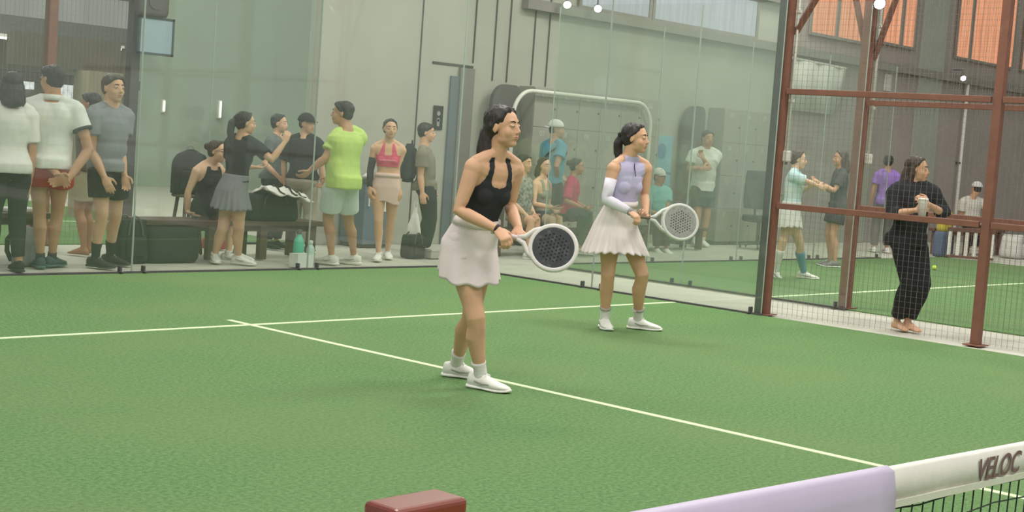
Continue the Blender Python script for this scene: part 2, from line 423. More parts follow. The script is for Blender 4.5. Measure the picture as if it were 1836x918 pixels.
def floodlight(p, label, d=Vector((-.6, -.6, -.5))):
    p = Vector(p); d = d.normalized(); a = d.orthogonal().normalized(); b = d.cross(a)
    o = thing('floodlight', label, 'lamp', p)
    build('lamp_housing', G().lathe(p-d*.08, [(.02, 0), (.04, .02), (.06, .07), (.064, .09)], 16, a, b, d), steel_dark, o, True)
    build('lamp_lens', G().lathe(p+d*.008, [(.056, 0), (.052, .012)], 16, a, b, d), emit('flood_lens', (255, 255, 250), 6), o, True)
    build('bracket', G().tube([p-d*.08, p-d*.08+Z*.12, p-d*.08+Z*.12+Y*.2], .012, 6), steel_dark, o)
floodlight(hit(1017, 8, 1, YB-.3), 'bright white spot lamp at the left end of the wall beam')
floodlight(hit(1072, 15, 1, YB-.3), 'second bright spot lamp along the wall beam')
floodlight(hit(1727, 140, 1, YB-.3), 'bright spot lamp under the orange windows at right')
floodlight(hit(1577, 6, 1, Q6y-.14), 'white lamp head at the top of the next court post')

# ------------------------------------------------------------------ net with sleeve and post
def net():
    o = thing('court_net', 'dark cord net with white top tape across the lower right corner', 'net', (0, 0, 0))
    def top(x): return .782 + .0253*math.sqrt(x*x+.2)
    cord = mat('net_cord', (44, 54, 44), .8, .1)
    g = G(); x = -4.95
    while x < 4.95:
        zt = top(x)-.05; pts = []
        for k in range(9):
            z = .02 + (zt-.02)*k/8
            pts.append((x+.004*math.sin(k*2.1+x*9), .003*math.cos(k*1.7+x*5), z))
        g.tube(pts, .0017, 4, 0); x += .042
    z = .02
    while z < .86:
        pts = [(-4.95+i*9.9/60, .003*math.sin(i*1.3+z*9), z*top(-4.95+i*9.9/60)/.90 + .004*math.sin(i*2.3+z*40)) for i in range(61)]
        g.tube(pts, .0017, 4, 0); z += .042
    c = build('net_cords', g, cord, o)
    tape = mat('net_tape', (226, 220, 212), .8, .05, 20, .2)
    g = G(); rings = []
    n = 80
    for i in range(n+1):
        x = -4.96 + 9.92*i/n; zt = top(x); w = .003*math.sin(x*23)+.002*math.sin(x*51)
        rings.append([(x, -.006+w, zt-.066), (x, -.009, zt-.03), (x, -.008+w*.5, zt-.006), (x, 0, zt), (x, .008, zt-.006), (x, .009, zt-.03), (x, .006, zt-.066)])
    g.loft(rings)
    build('top_tape', g, tape, o, True)
    g = G(); rings = []
    for i in range(n+1):
        x = -4.96 + 9.92*i/n; zt = top(x)-.062
        rings.append([(x, -.010, zt-.014), (x, -.012, zt), (x, .012, zt), (x, .010, zt-.014)])
    g.loft(rings); build('tape_hem', g, mat('tape_hem', (214, 212, 196), .8, .04), o)
    # lettering on the tape
    cu = bpy.data.curves.new('lettering', 'FONT'); cu.body = 'VELOC'; cu.size = .062; cu.shear = .25; cu.extrude = .0006; cu.space_character = 1.02; cu.offset = .0006
    t = bpy.data.objects.new('tmp', cu); COL.objects.link(t)
    me = bpy.data.meshes.new_from_object(t.evaluated_get(bpy.context.evaluated_depsgraph_get())); bpy.data.objects.remove(t)
    t = link('lettering', me, mat('letter_ink', (116, 92, 88), .8, .1), o)
    t.rotation_euler = (PI/2, .012, 0)
    t.location = (-3.585, -.0125, top(-3.55)-.058)
    return o
net()
sl = tag(build('net_sleeve', None or (lambda g: (g.loft([[(x, -.02, z-.62), (x, -.024, z-.05), (x, -.016, z-.008), (x, 0, z), (x, .016, z-.008), (x, .024, z-.05), (x, .02, z-.62)] for x, z in [(-4.95+i*1.02/16, .9105-.0259*i/16) for i in range(17)]]), g)[1])(G()), mat('lilac_vinyl', (186, 173, 196), .45, .03, 6), None, True, origin=(-4.44, 0, .3)),
         'pale lilac vinyl sleeve draped over the net beside the red post', 'net sleeve')
np_ = thing('net_post', 'glossy reddish brown net post at the bottom edge', 'post', (-5.09, 0, 0))
redpaint = mat('red_paint', (124, 52, 36), .28, .05, 8, spec=.6)
build('post_tube', G().box((-5.146, -.025, .01), (-5.034, .025, .972)), redpaint, np_, bevel=.006, seg=3)
build('base_plate', G().box((-5.2, -.1, 0), (-4.98, .1, .012)), redpaint, np_, bevel=.003)
build('post_cap', G().box((-5.150, -.029, .955), (-5.030, .029, .978)), redpaint, np_, bevel=.007, seg=3)

# ------------------------------------------------------------------ people: one skinned-over body surface each, clothes as children
def fuse(g, voxel, smooth=2, name='m'):
    """union of the closed shapes in g as one continuous surface"""
    me = g.mesh(name)
    bm = bmesh.new(); bm.from_mesh(me); bmesh.ops.recalc_face_normals(bm, faces=bm.faces); bm.to_mesh(me); bm.free()
    o = bpy.data.objects.new('tmp', me); COL.objects.link(o)
    md = o.modifiers.new('r', 'REMESH'); md.mode = 'VOXEL'; md.voxel_size = voxel; md.adaptivity = 0
    if smooth:
        ms = o.modifiers.new('s', 'SMOOTH'); ms.iterations = smooth; ms.factor = .5
    dg = bpy.context.evaluated_depsgraph_get()
    out = bpy.data.meshes.new_from_object(o.evaluated_get(dg))
    bpy.data.objects.remove(o); bpy.data.meshes.remove(me)
    out.name = name
    return out
def coords(me):
    a = np.empty(len(me.vertices)*3); me.vertices.foreach_get('co', a); return a.reshape(-1, 3)
def normals(me):
    a = np.empty(len(me.vertices)*3); me.vertex_normals.foreach_get('vector', a); return a.reshape(-1, 3)
def setco(me, a): me.vertices.foreach_set('co', np.ascontiguousarray(a).ravel()); me.update()
def wrinkle(me, amp, sc=(14, 14, 7)):
    co = coords(me); nr = normals(me)
    d = np.array([mnoise.noise(Vector((c[0]*sc[0], c[1]*sc[1], c[2]*sc[2]))) for c in co])
    setco(me, co+nr*(d*amp)[:, None])
def place(name, me, material, root, smooth=True):
    """mesh in world coordinates becomes a child of root"""
    co = coords(me); p = root; off = Vector()
    while p is not None: off = off+p.location; p = p.parent
    setco(me, co-np.array(off)); return link(name, me, material, root, smooth)
def shell(me, keep, off, thick=.004):
    """faces of me whose centre passes keep, pushed out along the normals, with thickness"""
    co = coords(me); nr = normals(me); setco(me, co+nr*off)
    bm = bmesh.new(); bm.from_mesh(me)
    bmesh.ops.delete(bm, geom=[f for f in bm.faces if not keep(f.calc_center_median())], context='FACES')
    bd = [v for v in bm.verts if v.is_boundary]
    for _ in range(9): bmesh.ops.smooth_vert(bm, verts=bd, factor=.5, use_axis_x=True, use_axis_y=True, use_axis_z=True)
    bm.to_mesh(me); bm.free()
    o = bpy.data.objects.new('tmp', me); COL.objects.link(o)
    md = o.modifiers.new('s', 'SOLIDIFY'); md.thickness = thick; md.offset = -1
    out = bpy.data.meshes.new_from_object(o.evaluated_get(bpy.context.evaluated_depsgraph_get()))
    bpy.data.objects.remove(o)
    return out

RINGS = {
 'F': [(-.17,.050,.050,0),(-.08,.093,.066,-.006),(0,.101,.072,-.008),(.10,.098,.069,-.005),(.22,.083,.058,.0),(.36,.071,.051,.002),(.5,.076,.055,.002),(.64,.083,.061,.002),(.76,.088,.058,.0),(.86,.082,.048,-.003),(.93,.060,.038,-.004),(1.0,.034,.033,-.003)],
 'M': [(-.17,.052,.050,0),(-.08,.089,.064,-.003),(0,.094,.068,-.004),(.10,.091,.066,-.002),(.22,.085,.062,.002),(.36,.083,.061,.003),(.5,.089,.065,.003),(.64,.098,.068,.002),(.76,.103,.066,.0),(.86,.097,.055,-.003),(.93,.072,.043,-.004),(1.0,.040,.037,-.003)]}
SKINS = {'a': (222, 180, 150), 'b': (212, 166, 134), 'c': (196, 148, 116), 'd': (176, 128, 100)}
def skin_mat(k): return mat('skin_'+k, SKINS[k], .55, .07, 9, .06, bscale=120, spec=.35)
HAIRS = {'black': (44, 41, 40), 'brown': (72, 58, 50), 'dark': (52, 46, 43)}
def hair_mat(k): return mat('hair_'+k, HAIRS[k], .5, .35, 30, .8, stretch=(1, 1, .18), bscale=90, spec=.4)
def cloth(name, rgb, var=.05, rough=.9): return mat('cloth_'+name, rgb, rough, var, 9, .25, bscale=260, spec=.15)
EYE_W = mat('eye_white', (196, 184, 172), .2, .02); EYE_I = mat('eye_iris', (40, 26, 20), .2, .05)
LIP = mat('lip', (178, 104, 96), .45, .06); BROW = mat('brow_hair', (48, 36, 30), .8, .2)

def ik(a, c, l1, l2, hint):
    d = c-a; L = d.length; t = l1+l2
    if L > t*.997: k = L/(t*.997); l1 *= k; l2 *= k
    u = d.normalized(); x = (l1*l1-l2*l2+L*L)/(2*L); h = math.sqrt(max(0, l1*l1-x*x))
    n = hint-u*hint.dot(u)
    n = n.normalized() if n.length > 1e-6 else u.orthogonal().normalized()
    return a+u*x+n*h
def dirv(deg):
    """horizontal facing: 0 towards the camera, 90 to picture right, 180 away, 270 picture left"""
    r = math.radians(deg); return (-FH*math.cos(r)+RH*math.sin(r)).normalized()
def lerp(a, b, t): return a+(b-a)*t

def hand(g, w, d, thumb, right, Hh, curl=.5, spread=1.0, grip=False):
    """palm, four separate fingers and a thumb; returns the palm-centre grip point and the palm normal"""
    L = Hh*.108; d = d.normalized(); t = (thumb-d*thumb.dot(d)).normalized()
    n = t.cross(d) if right else d.cross(t)
    pw = Hh*.0245; th = Hh*.0085
    rings = []
    for k, (s, wd, tk) in enumerate(((-.03, .62, 1.3), (.08, .8, 1.35), (.25, 1.0, 1.3), (.42, 1.02, 1.15), (.50, .95, 1.0))):
        c = w+d*(L*s)
        rings.append([c+t*(pw*wd*math.cos(2*PI*j/12))+n*(th*tk*math.sin(2*PI*j/12)) for j in range(12)])
    g.loft(rings, dome=.3)
    for k, (ln, off) in enumerate(((.43, .78), (.49, .27), (.45, -.26), (.36, -.76))):
        b = w+d*(L*(.47-.02*abs(k-1)))+t*(pw*off)
        fd = (d+t*(off*.10*spread)).normalized(); ang = 0; pts = [b-fd*L*.06, b]; r = Hh*.0053*(1 if k < 3 else .86)
        seg = (.45, .31, .24)
        for q in range(3):
            ang += curl*(1.0 if q else .8)
            dd = fd*math.cos(ang)+n*math.sin(ang); pts.append(pts[-1]+dd*(L*ln*seg[q]))
        g.tube(pts, [r*1.05, r*1.05, r, r*.92, r*.8], 8, .9)
    b = w+d*(L*.14)+t*(pw*.75); cd_ = curl*.7
    t1 = b+(t*.72+d*.62+n*.25).normalized()*L*.2
    t2 = t1+(t*.30*(1-cd_)+d*.75+n*(.2+.7*cd_)).normalized()*L*.17
    t3 = t2+(d*.75+n*(.15+.8*cd_)-t*.15*cd_).normalized()*L*.14
    r = Hh*.0066
    g.tube([w+d*(L*.06)+t*(pw*.3), b, t1, t2, t3], [r*1.2, r*1.3, r*1.1, r, r*.8], 8, .9)
    return w+d*(L*.42)+n*(Hh*.016), n

def person(label, spec):
    """spec: H, sex, g (ground pixel), yaw, joints given as (px, py, depth offset)"""
    S = spec; Hh = S['H']; sex = S.get('sex', 'F'); F = sex == 'F'
    g0 = ground(*S['g'])
    if 'Yp' in S:                                                   # stands or sits on the line y = Yp
        g0 = hit(S['pel'][0] if 'pel' in S else S['g'][0], S['pel'][1] if 'pel' in S else 380, 1, S['Yp']); g0.z = 0
    D = depth_of(g0)
    root = thing('person', label, 'person', g0, S.get('group'))
    P = lambda q: at(q[0], q[1], D+(q[2] if len(q) > 2 else 0))
    fwd = dirv(S['yaw']); left = Vector((-fwd.y, fwd.x, 0))
    sy = S.get('syaw', S['yaw'])
    pel = P(S['pel']) if 'pel' in S else g0+Z*(.525*Hh)
    T = .318*Hh
    neck = P(S['neck']) if 'neck' in S else pel+Z*T+fwd*S.get('lean', .0)*T
    T = (neck-pel).length; up = (neck-pel).normalized()
    hy = S.get('hyaw', sy); hp = S.get('hpitch', 0)
    hf = dirv(hy); hc = P(S['head']) if 'head' in S else neck+up*(.05*Hh)+Z*(.052*Hh)+hf*(.014*Hh)
    hf = (hf*math.cos(math.radians(hp))+Z*math.sin(math.radians(hp))).normalized()
    roll = math.radians(S.get('hroll', 0))
    hl = Z.cross(hf).normalized(); hu = hf.cross(hl); hl, hu = hl*math.cos(roll)+hu*math.sin(roll), hu*math.cos(roll)-hl*math.sin(roll)
    hs = Hh*.135/.217*(1.0 if not F else 1.0)*S.get('hs', 1)         # head scale: 0.217 m at hs=1
    hs = hs if hs < 1.2 else 1.2
    def hd(x, y, z): return hc+hl*(x*hs)+hf*(y*hs)+hu*(z*hs)
    cf = dirv(sy); cl = Vector((-cf.y, cf.x, 0)); cl = (cl-up*cl.dot(up)).normalized(); cfw = cl.cross(up)
    cfw = cfw if cfw.dot(cf) > 0 else -cfw
    pl = (left-up*left.dot(up)*.5).normalized()
    RG = RINGS[sex]; girth = S.get('girth', 1.0)
    pup = (up+Z).normalized() if not S.get('sit') else up
    def frame(t):
        k = min(1, max(0, (t-.1)/.6)); x = (lerp(pl, cl, k)).normalized(); u = lerp(pup, up, k).normalized()
        x = (x-u*x.dot(u)).normalized(); y = x.cross(u)
        return x, y, u
    bow = S.get('bow', 0.0)
    def tpt(t):
        return pel+up*(t*T)-cfw*(bow*math.sin(PI*min(1, max(0, t)))*.06*Hh)
    def prof(t):
        for a, b in zip(RG, RG[1:]):
            if a[0] <= t <= b[0]:
                k = (t-a[0])/(b[0]-a[0]); k = k*k*(3-2*k)*.5+k*.5
                return [lerp(a[i], b[i], k)*Hh for i in (1, 2, 3)]
        e = RG[0] if t < RG[0][0] else RG[-1]
        return [v*Hh for v in e[1:]]
    def tring(t, off=0.0, n=28, minx=0, miny=0, e=2.35):
        rx, ry, yo = prof(t); x, y, u = frame(t); c = tpt(t)+y*yo
        rx = max(rx*girth+off, minx); ry = max(ry*girth+off, miny); pts = []
        for j in range(n):
            a = 2*PI*j/n; ca, sa = math.cos(a), math.sin(a)
            pts.append(c+x*(rx*math.copysign(abs(ca)**(2/e), ca))+y*(ry*math.copysign(abs(sa)**(2/e), sa)))
        return pts
    def bust(g, off=0.0):
        if F and S.get('bust', 1):
            for s in (-1, 1):
                x, y, u = frame(.62); c = tpt(.615)+x*(s*.038*Hh)+y*(.036*Hh)
                g.ell(c, .035*Hh+off, .030*Hh+off, .036*Hh+off, x, y, u)
    def butt(g, off=0.0):
        for s in (-1, 1):
            x, y, u = frame(0); c = tpt(-.045)+x*(s*.043*Hh)-y*(.036*Hh)
            g.ell(c, .046*Hh*girth+off, .042*Hh+off, .050*Hh+off, x, y, u)
    sw = (.098 if F else .112)*Hh*(girth*.5+.5)
    arm_l = (.172*Hh, .150*Hh); leg_l = (.245*Hh, .240*Hh)
    J = {}
    for sd, s in (('L', 1), ('R', -1)):
        k = 'sh'+sd
        J[k] = P(S[k]) if k in S else tpt(.885)+cl*(s*sw)-cfw*(.004*Hh)
        k = 'w'+sd
        if k in S: J[k] = P(S[k])
        else: J[k] = J['sh'+sd]-Z*(.31*Hh)+cl*(s*.045*Hh)+cfw*(S.get('swing', .03)*Hh)
        k = 'e'+sd
        J[k] = P(S[k]) if k in S else ik(J['sh'+sd], J['w'+sd], *arm_l, -cfw*.8+cl*(s*.6)-Z*.3)
        J['hip'+sd] = pel+pl*(s*.052*Hh)
        fy = S.get('fy'+sd, S['yaw']); J['fd'+sd] = dirv(fy)
        if 'a'+sd in S:                                             # ankle joint itself given
            J['a'+sd] = P(S['a'+sd])
        else:
            q = S.get('f'+sd)
            J['a'+sd] = (ground(*q) if q else g0+left*(s*.07*Hh))+Z*(.046*Hh)
        kh = S.get('kh', None)
        if 'k'+sd in S: J['k'+sd] = P(S['k'+sd])
        else: J['k'+sd] = ik(J['hip'+sd], J['a'+sd], *leg_l, (J['fd'+sd]+fwd)*.5 if kh is None else kh)
    m = 1.0 if F else 1.12
    am = S.get('armw', 1.0)*m; lm = S.get('legw', 1.0)*(1.0 if F else .98)
    def arm_pts(sd):
        a, e, w = J['sh'+sd], J['e'+sd], J['w'+sd]
        pts = [a, lerp(a, e, .22), lerp(a, e, .5), lerp(a, e, .8), e, lerp(e, w, .22), lerp(e, w, .55), lerp(e, w, .85), w]
        r = [.0300, .0298, .0262, .0225, .0212, .0230, .0208, .0160, .0146]
        return pts, [v*Hh*am for v in r]
    def leg_pts(sd):
        h, k, a = J['hip'+sd], J['k'+sd], J['a'+sd]
        back = -(J['fd'+sd]); sh = (a-k).normalized(); back = (back-sh*back.dot(sh)).normalized() if abs(back.dot(sh)) < .95 else back
        pts = [h, lerp(h, k, .2), lerp(h, k, .5), lerp(h, k, .82), k, lerp(k, a, .15), lerp(k, a, .33)+back*(.008*Hh), lerp(k, a, .6)+back*(.004*Hh), lerp(k, a, .88), a-sh*0]
        r = [.050, .0545, .0470, .0365, .0340, .0318, .0345, .0270, .0195, .0195]
        return pts, [v*Hh*lm for v in r]
    V = S.get('voxel', .008)
    # ---- the body
    g = G()
    ts = [-.17, -.12, -.08, -.04, 0, .05, .1, .16, .22, .29, .36, .43, .5, .57, .64, .7, .76, .81, .86, .9, .93, .965, 1.0]
    g.loft([tring(t) for t in ts], dome=.3)
    bust(g); butt(g)
    _x, _y, _uu = frame(.8); chest_fill = lambda q: q.ell(tpt(.80)+_y*(.010*Hh), .098*Hh, .044*Hh, .070*Hh, _x, _y, _uu)
    chest_fill(g)
    nr = (.0335 if F else .038)*Hh
    nb = hd(0, -.022, -.055)
    g.tube([tpt(.9)-cfw*(.006*Hh), tpt(1.0)-cfw*(.004*Hh), lerp(tpt(1.0), nb, .5), nb, hd(0, -.012, .0)], [nr*1.25, nr*1.12, nr, nr, nr], 16, .3)
    for sd, s in (('L', 1), ('R', -1)):
        a = J['sh'+sd]
        g.tube([lerp(tpt(1.04), nb, .2), lerp(tpt(1.0), a, .45)+up*(.018*Hh), a+up*(.008*Hh)], [.022*Hh, .024*Hh, .024*Hh], 10, .5)
        g.ell(lerp(a, J['e'+sd], .08), .0325*Hh*am, .0325*Hh*am, .036*Hh*am)
        g.tube(lerp_chain(a, tpt(.80)), [.030*Hh, .040*Hh, .05*Hh], 12, .4)
        p, r = arm_pts(sd); g.tube(p, r, 14, .4)
        p, r = leg_pts(sd); g.tube(p, r, 16, .3)
        fa = J['a'+sd]; fd = J['fd'+sd]; hz = .046*Hh
        if S.get('lift'+sd): fd = (fd*math.cos(S['lift'+sd])-Z*math.sin(S['lift'+sd])).normalized()
        fu = Z-fd*Z.dot(fd); fu.normalize(); fs = fd.cross(fu)
        # bare foot
        if S.get('shoe', 'x') is None or S.get('bare'):
            g.loft([[fa+fd*(y*Hh)+fs*(w*Hh*math.cos(2*PI*j/12))+fu*((z+hh*math.sin(2*PI*j/12))*Hh) for j in range(12)] for y, z, w, hh in ((-.034, -.03, .014, .014), (-.02, -.022, .019, .022), (.01, -.016, .022, .028), (.05, -.024, .026, .019), (.085, -.033, .029, .011), (.108, -.037, .022, .007))], dome=.3)
    # head
    fw = S.get('face', 1.0)
    g.ell(hd(0, -.012, .028), .073*hs, .093*hs, .082*hs, hl, hf, hu, 20, 14)
    g.ell(hd(0, .028, -.030), .061*hs*fw, .060*hs, .080*hs, hl, hf, hu, 18, 12)
    g.ell(hd(0, .056, -.088), .028*hs, .026*hs, .021*hs, hl, hf, hu)
    for s in (-1, 1):
        g.ell(hd(s*.033, .052, -.030), .028*hs, .026*hs, .032*hs, hl, hf, hu)       # cheeks
        g.ell(hd(s*.037, .018, -.066), .018*hs, .040*hs, .024*hs, hl, hf, hu)       # jaw
        g.ell(hd(s*.031, .074, .008), .019*hs, .012*hs, .009*hs, hl, hf, hu)       # lids
        g.ell(hd(s*.074, -.010, -.006), .009*hs, .017*hs, .030*hs, (hl*.8+hf*(-s*.5)).normalized(), hf, hu)   # ears
        g.ell(hd(s*.010, .093, -.031), .008*hs, .009*hs, .007*hs, hl, hf, hu)      # nostrils
    g.ell(hd(0, .062, .030), .050*hs, .021*hs, .020*hs, hl, hf, hu)                 # brow ridge
    g.tube([hd(0, .080, .014), hd(0, .091, -.008), hd(0, .101, -.028)], [.008*hs, .0092*hs, .0112*hs], 10, .7)
    g.ell(hd(0, .083, -.055), .024*hs, .010*hs, .007*hs, hl, hf, hu); g.ell(hd(0, .080, -.066), .020*hs, .010*hs, .007*hs, hl, hf, hu)
    # hands
    info = {}
    for sd, rgt in (('L', False), ('R', True)):
        w, e = J['w'+sd], J['e'+sd]; fd = (w-e).normalized()
        d = S['hd'+sd](fd) if 'hd'+sd in S else fd
        th = S.get('th'+sd, cfw*1.0+Z*.05)
        info[sd] = hand(g, w, d, th, rgt, Hh*S.get('hand', 1.0), S.get('curl'+sd, .38))
    info['J'] = J; info['root'] = root
    sk = S.get('skin', 'b')
    body = place('body', fuse(g, V, 3, 'body'), skin_mat(sk), root)
    # ---- face details
    if S.get('facial', 1):
        for s in (-1, 1):
            e = build('eye', G().ell(hd(s*.031, .0795, .006), .0118*hs, .0072*hs, .0046*hs, hl, hf, hu, 12, 8), EYE_W, root, True)
            build('iris', G().ell(hd(s*.031, .0838, .006), .0054*hs, .0036*hs, .0046*hs, hl, hf, hu, 10, 6), EYE_I, e, True)
            build('eyebrow', G().tube([hd(s*.013, .0835, .026), hd(s*.029, .0825, .032), hd(s*.046, .070, .028)], [.0026*hs, .0034*hs, .0018*hs], 6), BROW, root, True)
        build('lips', G().ell(hd(0, .0870, -.0545), .021*hs, .006*hs, .0045*hs, hl, hf, hu, 12, 6).ell(hd(0, .0840, -.064), .018*hs, .006*hs, .005*hs, hl, hf, hu, 12, 6), LIP if F else mat('lip_m', (158, 98, 84), .5, .05), root, True)
    # ---- hair
    hg = G(); st = S.get('hair', 'short'); hv = .007
    if st != 'none':
        big = S.get('hairvol', .93 if 'cap' in S else 1.0)
        hg.ell(hd(0, -.030, .040), .081*hs*big, .090*hs*big, .080*hs*big, hl, hf, hu, 20, 14)
        hg.ell(hd(0, -.045, .000), .078*hs*big, .066*hs*big, .075*hs, hl, hf, hu, 18, 12)
        if F or st == 'long':
            for s in (-1, 1): hg.tube([hd(s*.014, .040, .100), hd(s*.045, .032, .080), hd(s*.066, .014, .045), hd(s*.073, -.014, .026), hd(s*.073, -.035, .0)], [.016*hs, .017*hs, .014*hs, .013*hs, .02*hs], 10)
            hg.ell(hd(0, .002, .078), .062*hs, .054*hs, .036*hs, hl, hf, hu)
        else:
            for s in ((-1, 1) if 'cap' not in S else ()): hg.tube([hd(s*.03, .062, .088), hd(s*.06, .035, .06), hd(s*.070, .006, .03), hd(s*.071, -.01, .012)], [.016*hs, .018*hs, .012*hs, .008*hs], 10)
            if 'cap' not in S: hg.ell(hd(0, .012, .083), .058*hs, .062*hs, .030*hs, hl, hf, hu)
        if st == 'long':
            q = S.get('fall', .34)
            hg.tube([hd(0, -.055, .03), hd(0, -.085, -.04), hd(0, -.09, -.12), hd(0, -.09, -.12)-Z*(q*.35), hd(0, -.085, -.12)-Z*q*.7, hd(0, -.08, -.12)-Z*q], [.07*hs, .080*hs, .090*hs, .092*hs, .080*hs, .035*hs], 14, .5, side=hl, flat=.62)
            for s in ((-1, 1) if not S.get('tucked') else ()): hg.tube([hd(s*.06, -.02, .03), hd(s*.078, -.025, -.05), hd(s*.082, -.035, -.13), hd(s*.075, -.04, -.20)], [.025*hs, .026*hs, .026*hs, .012*hs], 10, .5)
        if st == 'pony':
            pp = S.get('tail', [(0, -.12, .03), (.0, -.16, -.02), (0, -.165, -.12), (0, -.15, -.24)])
            hg.tube([hd(*q) for q in pp], [.020*hs]+[.036*hs]*(len(pp)-2)+[.012*hs], 12, .5)
        if st == 'bun': hg.ell(hd(0, -.125, .045), .04*hs, .038*hs, .04*hs, hl, hf, hu)
        hm = fuse(hg, hv, 1, 'hair'); wrinkle(hm, .006, (60, 60, 18))
        place('hair', hm, hair_mat(S.get('haircol', 'black')), root)
        if st == 'pony':
            build('hair_tie', G().tube([hd(*pp[0]), hd(pp[0][0], pp[0][1]-.016, pp[0][2]-.01)], .026*hs, 12), mat('hair_tie', (40, 40, 44), .7), root, True)
    if 'cap' in S:
        cm = cloth('cap_'+S['cap'][0], S['cap'][1]); bk = S['cap'][2]      # bk -1: worn backwards
        cg = G(); rings = []
        for k in range(7):
            a = k/6*PI/2*.97
            rings.append([hd(.093*math.cos(a)*math.cos(2*PI*j/24), -.022+.112*math.cos(a)*math.sin(2*PI*j/24), .030+.102*math.sin(a)) for j in range(24)])
        cg.loft(rings)
        c_ = build('cap', cg, cm, root, True)
        if bk:
            build('brim', G().loft([[hd(x*.078, bk*(.085+y)-.018, .046-.010*dz-x*x*.014) for dz in (0, 1)]+[hd(x*.07, bk*(.085+y)-.018, .052-x*x*.014)] for x, y in [(-1+2*i/12, .075*math.sqrt(max(0, 1-(-1+2*i/12)**2))) for i in range(13)]]), cm, c_, True) if False else \
            build('brim', G().loft([[hd(.08*q*math.cos(PI*j/14), bk*(.070+.085*q*math.sin(PI*j/14))-.018, z-.012*math.cos(PI*j/14)**2) for j in range(15)] for q, z in ((.75, .040), (1.0, .034), (1.0, .029), (.75, .031))]), cm, c_, True)
    if S.get('glasses'):
        gg = G()
        for s in (-1, 1):
            gg.tube([hd(s*.031+.019*math.cos(2*PI*k/14), .098, .004+.016*math.sin(2*PI*k/14)) for k in range(15)], .0022, 6)
            gg.tube([hd(s*.05, .096, .008), hd(s*.072, .05, .010), hd(s*.076, -.005, .008)], .002, 6)
        gg.tube([hd(-.012, .1, .006), hd(.012, .1, .006)], .002, 6)
        build('glasses', gg, mat('glasses_frame', (50, 48, 48), .4), root)
    # ---- clothes
    TS = [-.17, -.12, -.08, -.04, 0, .05, .1, .16, .22, .29, .36, .43, .5, .57, .64, .7, .76, .81, .86, .9, .93, .965]
    if 'top' in S:
        c = S['top']; typ = c['type']; cm = c['mat']; off = c.get('off', .012); hem = c.get('hem', -.02)
        g = G()
        if typ == 'tee':
            lo = c.get('loose', .0); mx = prof(.7)
            tt = [hem]+[t for t in TS if t > hem+.02]
            def ring(t):
                k = min(1, max(0, (.72-t)/.3))
                kb = max(0, min(1, (.30-t)/.2)) if hem < .05 else 0; bx = -frame(t)[1]*(.016*Hh*kb)
                return [p+bx for p in tring(t, off+.004, minx=(mx[0]*girth*.93*lo+off)*k, miny=max((mx[1]*girth*1.02*lo+off)*k, (.088*Hh+off)*kb))]
            g.loft([ring(t) for t in tt], dome=0)
            bust(g, off*.7); g.ell(tpt(.80)+_y*(.010*Hh), .098*Hh+off, .044*Hh+off, .070*Hh+off, _x, _y, _uu)
            for sd, s in (('L', 1), ('R', -1)):
                a, e, w = J['sh'+sd], J['e'+sd], J['w'+sd]
                g.tube([tpt(.98), lerp(tpt(1.0), a, .45)+up*(.016*Hh), a+up*(.008*Hh)], [.022*Hh+off, .023*Hh+off, .026*Hh+off], 12, .3)
                g.ell(lerp(a, e, .08), .0335*Hh*am+off, .0335*Hh*am+off, .037*Hh*am+off)
                g.tube(lerp_chain(a, tpt(.78)), [.032*Hh+off, .042*Hh+off, .05*Hh], 12, .4)
                sl = c.get('sleeve', .5); p, r = arm_pts(sd)
                n = [1, 2, 3, 4][0]
                tot = (e-a).length; q = [a, lerp(a, e, .1)]; rr = [.031*Hh*am+off, .033*Hh*am+off]
                if sl <= 1:
                    q += [lerp(a, e, sl*.6), lerp(a, e, sl)]; rr += [.029*Hh*am+off*1.5, .0275*Hh*am+off*1.9]
                else:
                    q += [lerp(a, e, .5), e, lerp(e, w, (sl-1)*.5), lerp(e, w, sl-1)]; rr += [.028*Hh*am+off, .025*Hh*am+off, .024*Hh*am+off, .02*Hh*am+off]
                g.tube(q, rr, 14, 0)
            me = fuse(g, .010, 2, 'shirt'); wrinkle(me, c.get('wr', .007), (9, 9, 5)); wrinkle(me, .003, (25, 25, 12))
            to = place(c.get('name', 't_shirt'), me, cm, root)
            if 'trim' in c:
                for sd in 'LR':
                    a, e = J['sh'+sd], J['e'+sd]; sl = c.get('sleeve', .5); rad = .0275*Hh*am+off*1.9+.002
                    build('sleeve_trim', G().tube([lerp(a, e, sl-.05), lerp(a, e, sl+.015)], rad, 18, 0), c['trim'], to, True)
            if 'collar' in c:
                build('collar', G().tube([tpt(1.0), lerp(tpt(1.0), nb, .42)], [nr*1.36, nr*1.12], 18, 0), cm, to, True)
        else:
            g.loft([tring(t, 0) for t in TS if t >= max(-.17, hem-.1)], dome=.2); bust(g); chest_fill(g)
            g.tube([tpt(.9)-cfw*(.006*Hh), tpt(1.0)-cfw*(.004*Hh), lerp(tpt(1.0), nb, .5), nb], [nr*1.25, nr*1.12, nr, nr], 16, .3)
            for sd in 'LR':
                g.ell(lerp(J['sh'+sd], J['e'+sd], .08), .0325*Hh*am, .0325*Hh*am, .036*Hh*am); g.tube(lerp_chain(J['sh'+sd], tpt(.80)), [.030*Hh, .040*Hh, .05*Hh], 12, .4)
            for sd in 'LR': g.tube([lerp(tpt(1.04), nb, .2), lerp(tpt(1.0), J['sh'+sd], .45)+up*(.018*Hh), J['sh'+sd]+up*(.008*Hh)], [.022*Hh, .024*Hh, .024*Hh], 10, .5)
            if hem < .05: butt(g)
            me = fuse(g, .006, 2, 'top')
            fn = c['keep']
            def keep(p):
                d = p-tpt(.5); t = d.dot(up)/T+.5
                return fn(d.dot(cl)/Hh, t, d.dot(cfw)/Hh) and t >= hem
